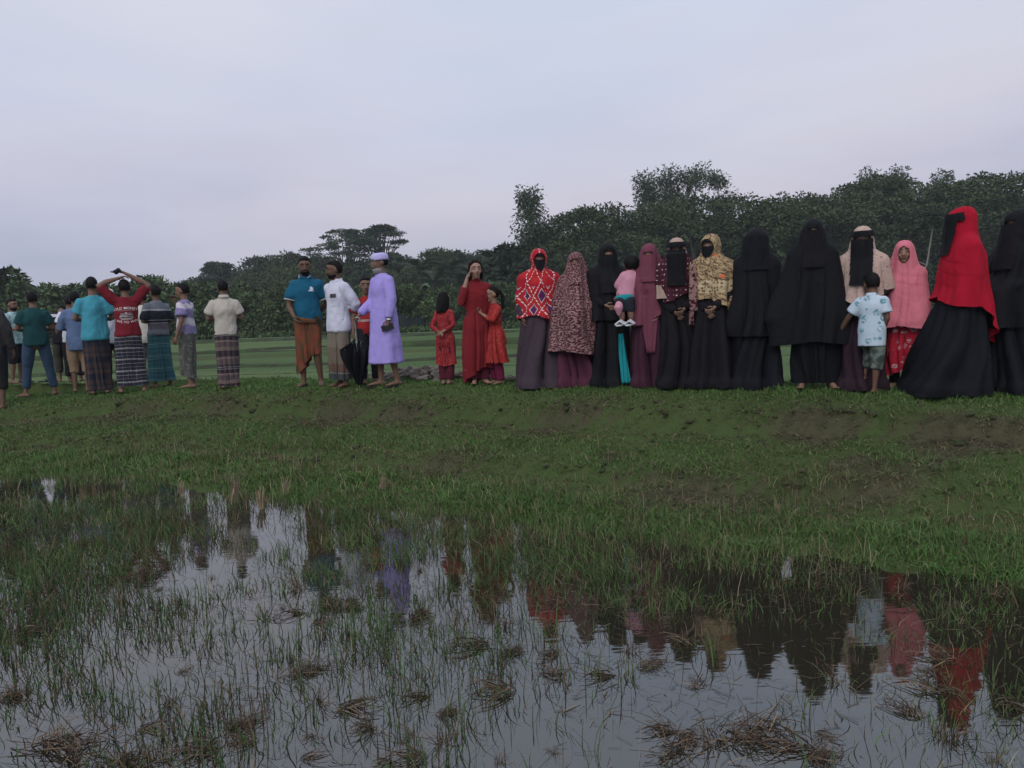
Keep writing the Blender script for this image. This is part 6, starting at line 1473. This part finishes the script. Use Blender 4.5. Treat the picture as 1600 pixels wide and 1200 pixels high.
khimar(p, m_, lambda a: .98 + .02 * math.cos(2 * a) - .10 * max(0, math.sin(a - .2)), ('head', 'neck', 'shoulder', 'torso', 'armR', 'armL'), 'shawl', seed=46, cling=lambda z: 1.0 if z > 1.40 else .08, flare=.0, swag=.018, swagz=(1.08, 1.46), wd=.076, up=.076)
panel(p, [(.235, -.08, 1.02), (.24, -.08, .92), (.235, -.08, .84)], [.10, .10, .06], m_, 'shawl_end', 1)
veil(p, BLACK, p.hc.z - .15, .072, -.004, .013, 46, ('head', 'neck'), rnd_=.125); brow(p, BLACK, .032, .10)
p = person(1183, 607, 357, -4, 'woman wholly in black with her face covered, beside the yellow shawl', 1, 'f', 1.06, 1.06, ra=((.21, .02, 1.10), (.22, -.05, .86)), la=((.21, .02, 1.10), (.22, -.05, .86)), hair=None)
robe(p, BLACK3, .0, .10, .02, seed=47); khimar(p, BLACK, .58, ('head', 'neck', 'shoulder', 'torso', 'armR', 'armL', 'foreR', 'foreL'), seed=47, flare=.03, tent=.5, face=False, extra=[(0, .0, p.hc.z, .098, .115), (0, .01, p.hc.z - .12, .10, .10)]); veil(p, BLACK3, 1.28, .13, .05, None, 47, flare=.05)
p = person(1271, 608, 342, 2, 'woman in the widest black cloak, spreading to the knees, with an eye slit', 2, 'f', .98, .98, ra=((.235, .0, 1.10), (.34, -.05, .86)), la=((.22, -.02, 1.10), (.28, -.06, .86)), hair=None, legs={'R': dict(ankle=(.10, .03, .075)), 'L': dict(ankle=(.17, .03, .075), knee=(.13, 0, .49))})
robe(p, BLACK3, .07, .05, .016, seed=48, slv=False); khimar(p, BLACK, lambda a: .47 + .02 * math.cos(2 * a), ('head', 'neck', 'shoulder', 'torso', 'armR', 'armL', 'foreR', 'foreL'), seed=48, flare=.035, folds=.022, wd=.05, up=.034, dn=.002, tent=.6); veil(p, BLACK2, 1.22, .11, .0, None, 48, flare=.03)
p = person(1347, 609, 354, -4, 'woman in a cream sprigged shawl over a plum robe with long black face veil', 3, 'f', 1.0, 1.04, ra=((.255, .0, 1.12), (.265, -.05, .89)), la='low', hair=None)
robe(p, cloth((.026, .013, .020), .25), .015, .06, .018, seed=49)
m_ = blobs_mat('cream_sprig', (.50, .36, .30), (.20, .13, .10), 60, .60, .64); khimar(p, m_, lambda a: .90 + .16 * abs(math.sin(a)) - .06 * math.cos(a), ('head', 'neck', 'shoulder', 'torso', 'armR', 'armL', ), tent=.3, seed=49, flare=.06, wd=.090, up=.074)
veil(p, BLACK, 1.10, .108, -.004, None, 49, back=.05); brow(p, BLACK, .022, .080, True, .13, .05)
p31 = p = person(1411, 608, 376, -10, 'girl in a pink head covering over a red flowered dress', 3, 'f', 1.10, .98, ra=((.215, -.02, 1.09), (.20, -.10, .93)), la=((.215, -.02, 1.09), (.20, -.10, .93)), hair=None, hyaw=8, hpitch=4)
M_PK = cloth((.57, .165, .205), .08); trousers(p, BLACK2, .06, .012, seed=50); robe(p, floral('red_floral', (.40, .016, .035), (.48, .40, .42), (.07, .06, .09), 11, thr=.30), lambda a: .18 + .03 * math.cos(2 * a), .13, .022, 'dress', seed=50, slv=True)
khimar(p, M_PK, lambda a: .78 - .06 * math.cos(a) + .03 * math.cos(3 * a), ('head', 'neck', 'shoulder', 'torso', 'armR', 'armL', 'foreR', 'foreL'), seed=50, tent=.6, flare=.06, swag=.006, swagz=(1.05, 1.42), wd=.060, up=.066, dn=-.122, cling=0)
boy = p = person(1362, 615, 424, 160, 'small boy in a pale blue leaf-print shirt and olive shorts, seen from behind', 0, 'm', 1.32, .95, ra=((.22, .02, 1.10), (.10, -.06, .88)), la=((.34, .02, 1.12), (.52, -.05, .86)), hyaw=45, hpitch=12, neckf=.1, legs={'L': dict(knee=(.12, -.22, .62), ankle=(.15, -.12, .25), foot=(.05, -.14)), 'R': dict(ankle=(.05, .03, .075), knee=(.07, 0, .47))}, fist=.25)
t = NT('leaf_print'); o = t.coord(); d_ = t.vor(13, o, 'Distance', 1.); n_ = t.noise(42, o, 2, .6); f = t.M('MULTIPLY', t.M('LESS_THAN', d_, .40), t.ramp(n_, [(.44, 0.), (.50, 1.)])); t.col(t.mix(f, t.mix(t.noise(7, o, 3), (.40, .50, .58), (.52, .60, .66)), t.mix(t.noise(20, o, 2), (.05, .17, .21), (.22, .40, .44))))
shirt(p, t.m, .70, 'short', .030, seed=51, amp=.016); collar(p, t.m); t = NT('olive_camo'); o = t.coord(); t.col(t.ramp(t.noise(16, o, 3), [(.40, (.04, .058, .048)), (.52, (.10, .125, .105)), (.60, (.16, .19, .165))])); trousers(p, t.m, .36, .034, 'shorts', seed=51, zt=.92, amp=.014)
# woman with the red head covering, seen from the side, her black skirt trailing to the left
p = person(1502, 614, 324, -72, 'woman seen from the side in a bright red head covering and wide black skirt', 1, 'f', 1.0, .94, ra=((.205, .02, 1.09), (.19, -.06, .92)), la=((.205, .02, 1.09), (.19, -.06, .92)), hair=None)
M_RED = cloth((.34, .005, .020), .12)
robe(p, BLACK3, lambda a: .0 + .0 * a, lambda a: .13 + .22 * max(0, math.cos(a * .8 + .15)) , .026, 'skirt', seed=52, zflare=.98, slv=True)
khimar(p, M_RED, lambda a: .90 - .42 * max(0, -math.cos(a - .25)) ** 1.4 - .10 * abs(math.sin(a)), ('head', 'neck', 'shoulder', 'torso', 'armR', 'armL', 'foreR', 'foreL'), seed=52, tent=.2, flare=lambda a: .02 + .05 * max(0, -math.cos(a)), folds=.014, swag=.008, swagz=(.95, 1.3), wd=.074, up=.062, dn=-.20, cling=0)
veil(p, BLACK, 1.28, .10, -.002, None, 52, folds=.01); brow(p, BLACK, -.006, .072, True, .13, -.01)
p = person(1586, 612, 328, -35, 'woman in black at the right border with arms lifted to her chest', 1, 'f', 1.0, 1.04, ra=((.27, -.05, 1.12), (.12, -.20, 1.02)), la='clasp', hair=None)
robe(p, BLACK3, .01, .10, .02, seed=53, r0=.085, r1=.06); khimar(p, BLACK, .62, ('head', 'neck', 'shoulder', 'torso', 'armR', 'armL', 'foreR', 'foreL'), seed=53, flare=.03, wd=.05, up=.034, dn=.0); veil(p, BLACK2, 1.16, .11, .0, None, 53)

# longer grass left standing round the feet
pts = []; q = np.random.default_rng(31)
for o in bpy.data.objects:
    if o.name.split('.')[0] == 'person' and o.parent is None and abs(o.location.z - gz(o.location.x, o.location.y)) < .1:
        a = q.uniform(0, 6.28, 90); d_ = q.uniform(.06, .34, 90); pts.append(np.stack([o.location.x + d_ * np.cos(a) * 1.2, o.location.y + d_ * np.sin(a) - .06, 0 * a], 1))
pts = np.concatenate(pts); pts[:, 2] = ground(pts[:, 0], pts[:, 1]) - .005; n = len(pts)
o = blades(pts, q.uniform(.03, .085, n), q.uniform(.004, .009, n), q.uniform(.2, 1.2, n), 2, 'foot_grass', M_TURF, .4, 33, np.full(n, .15))
tag(o, 'longer grass standing round the feet of the people', 'grass', kind='stuff')
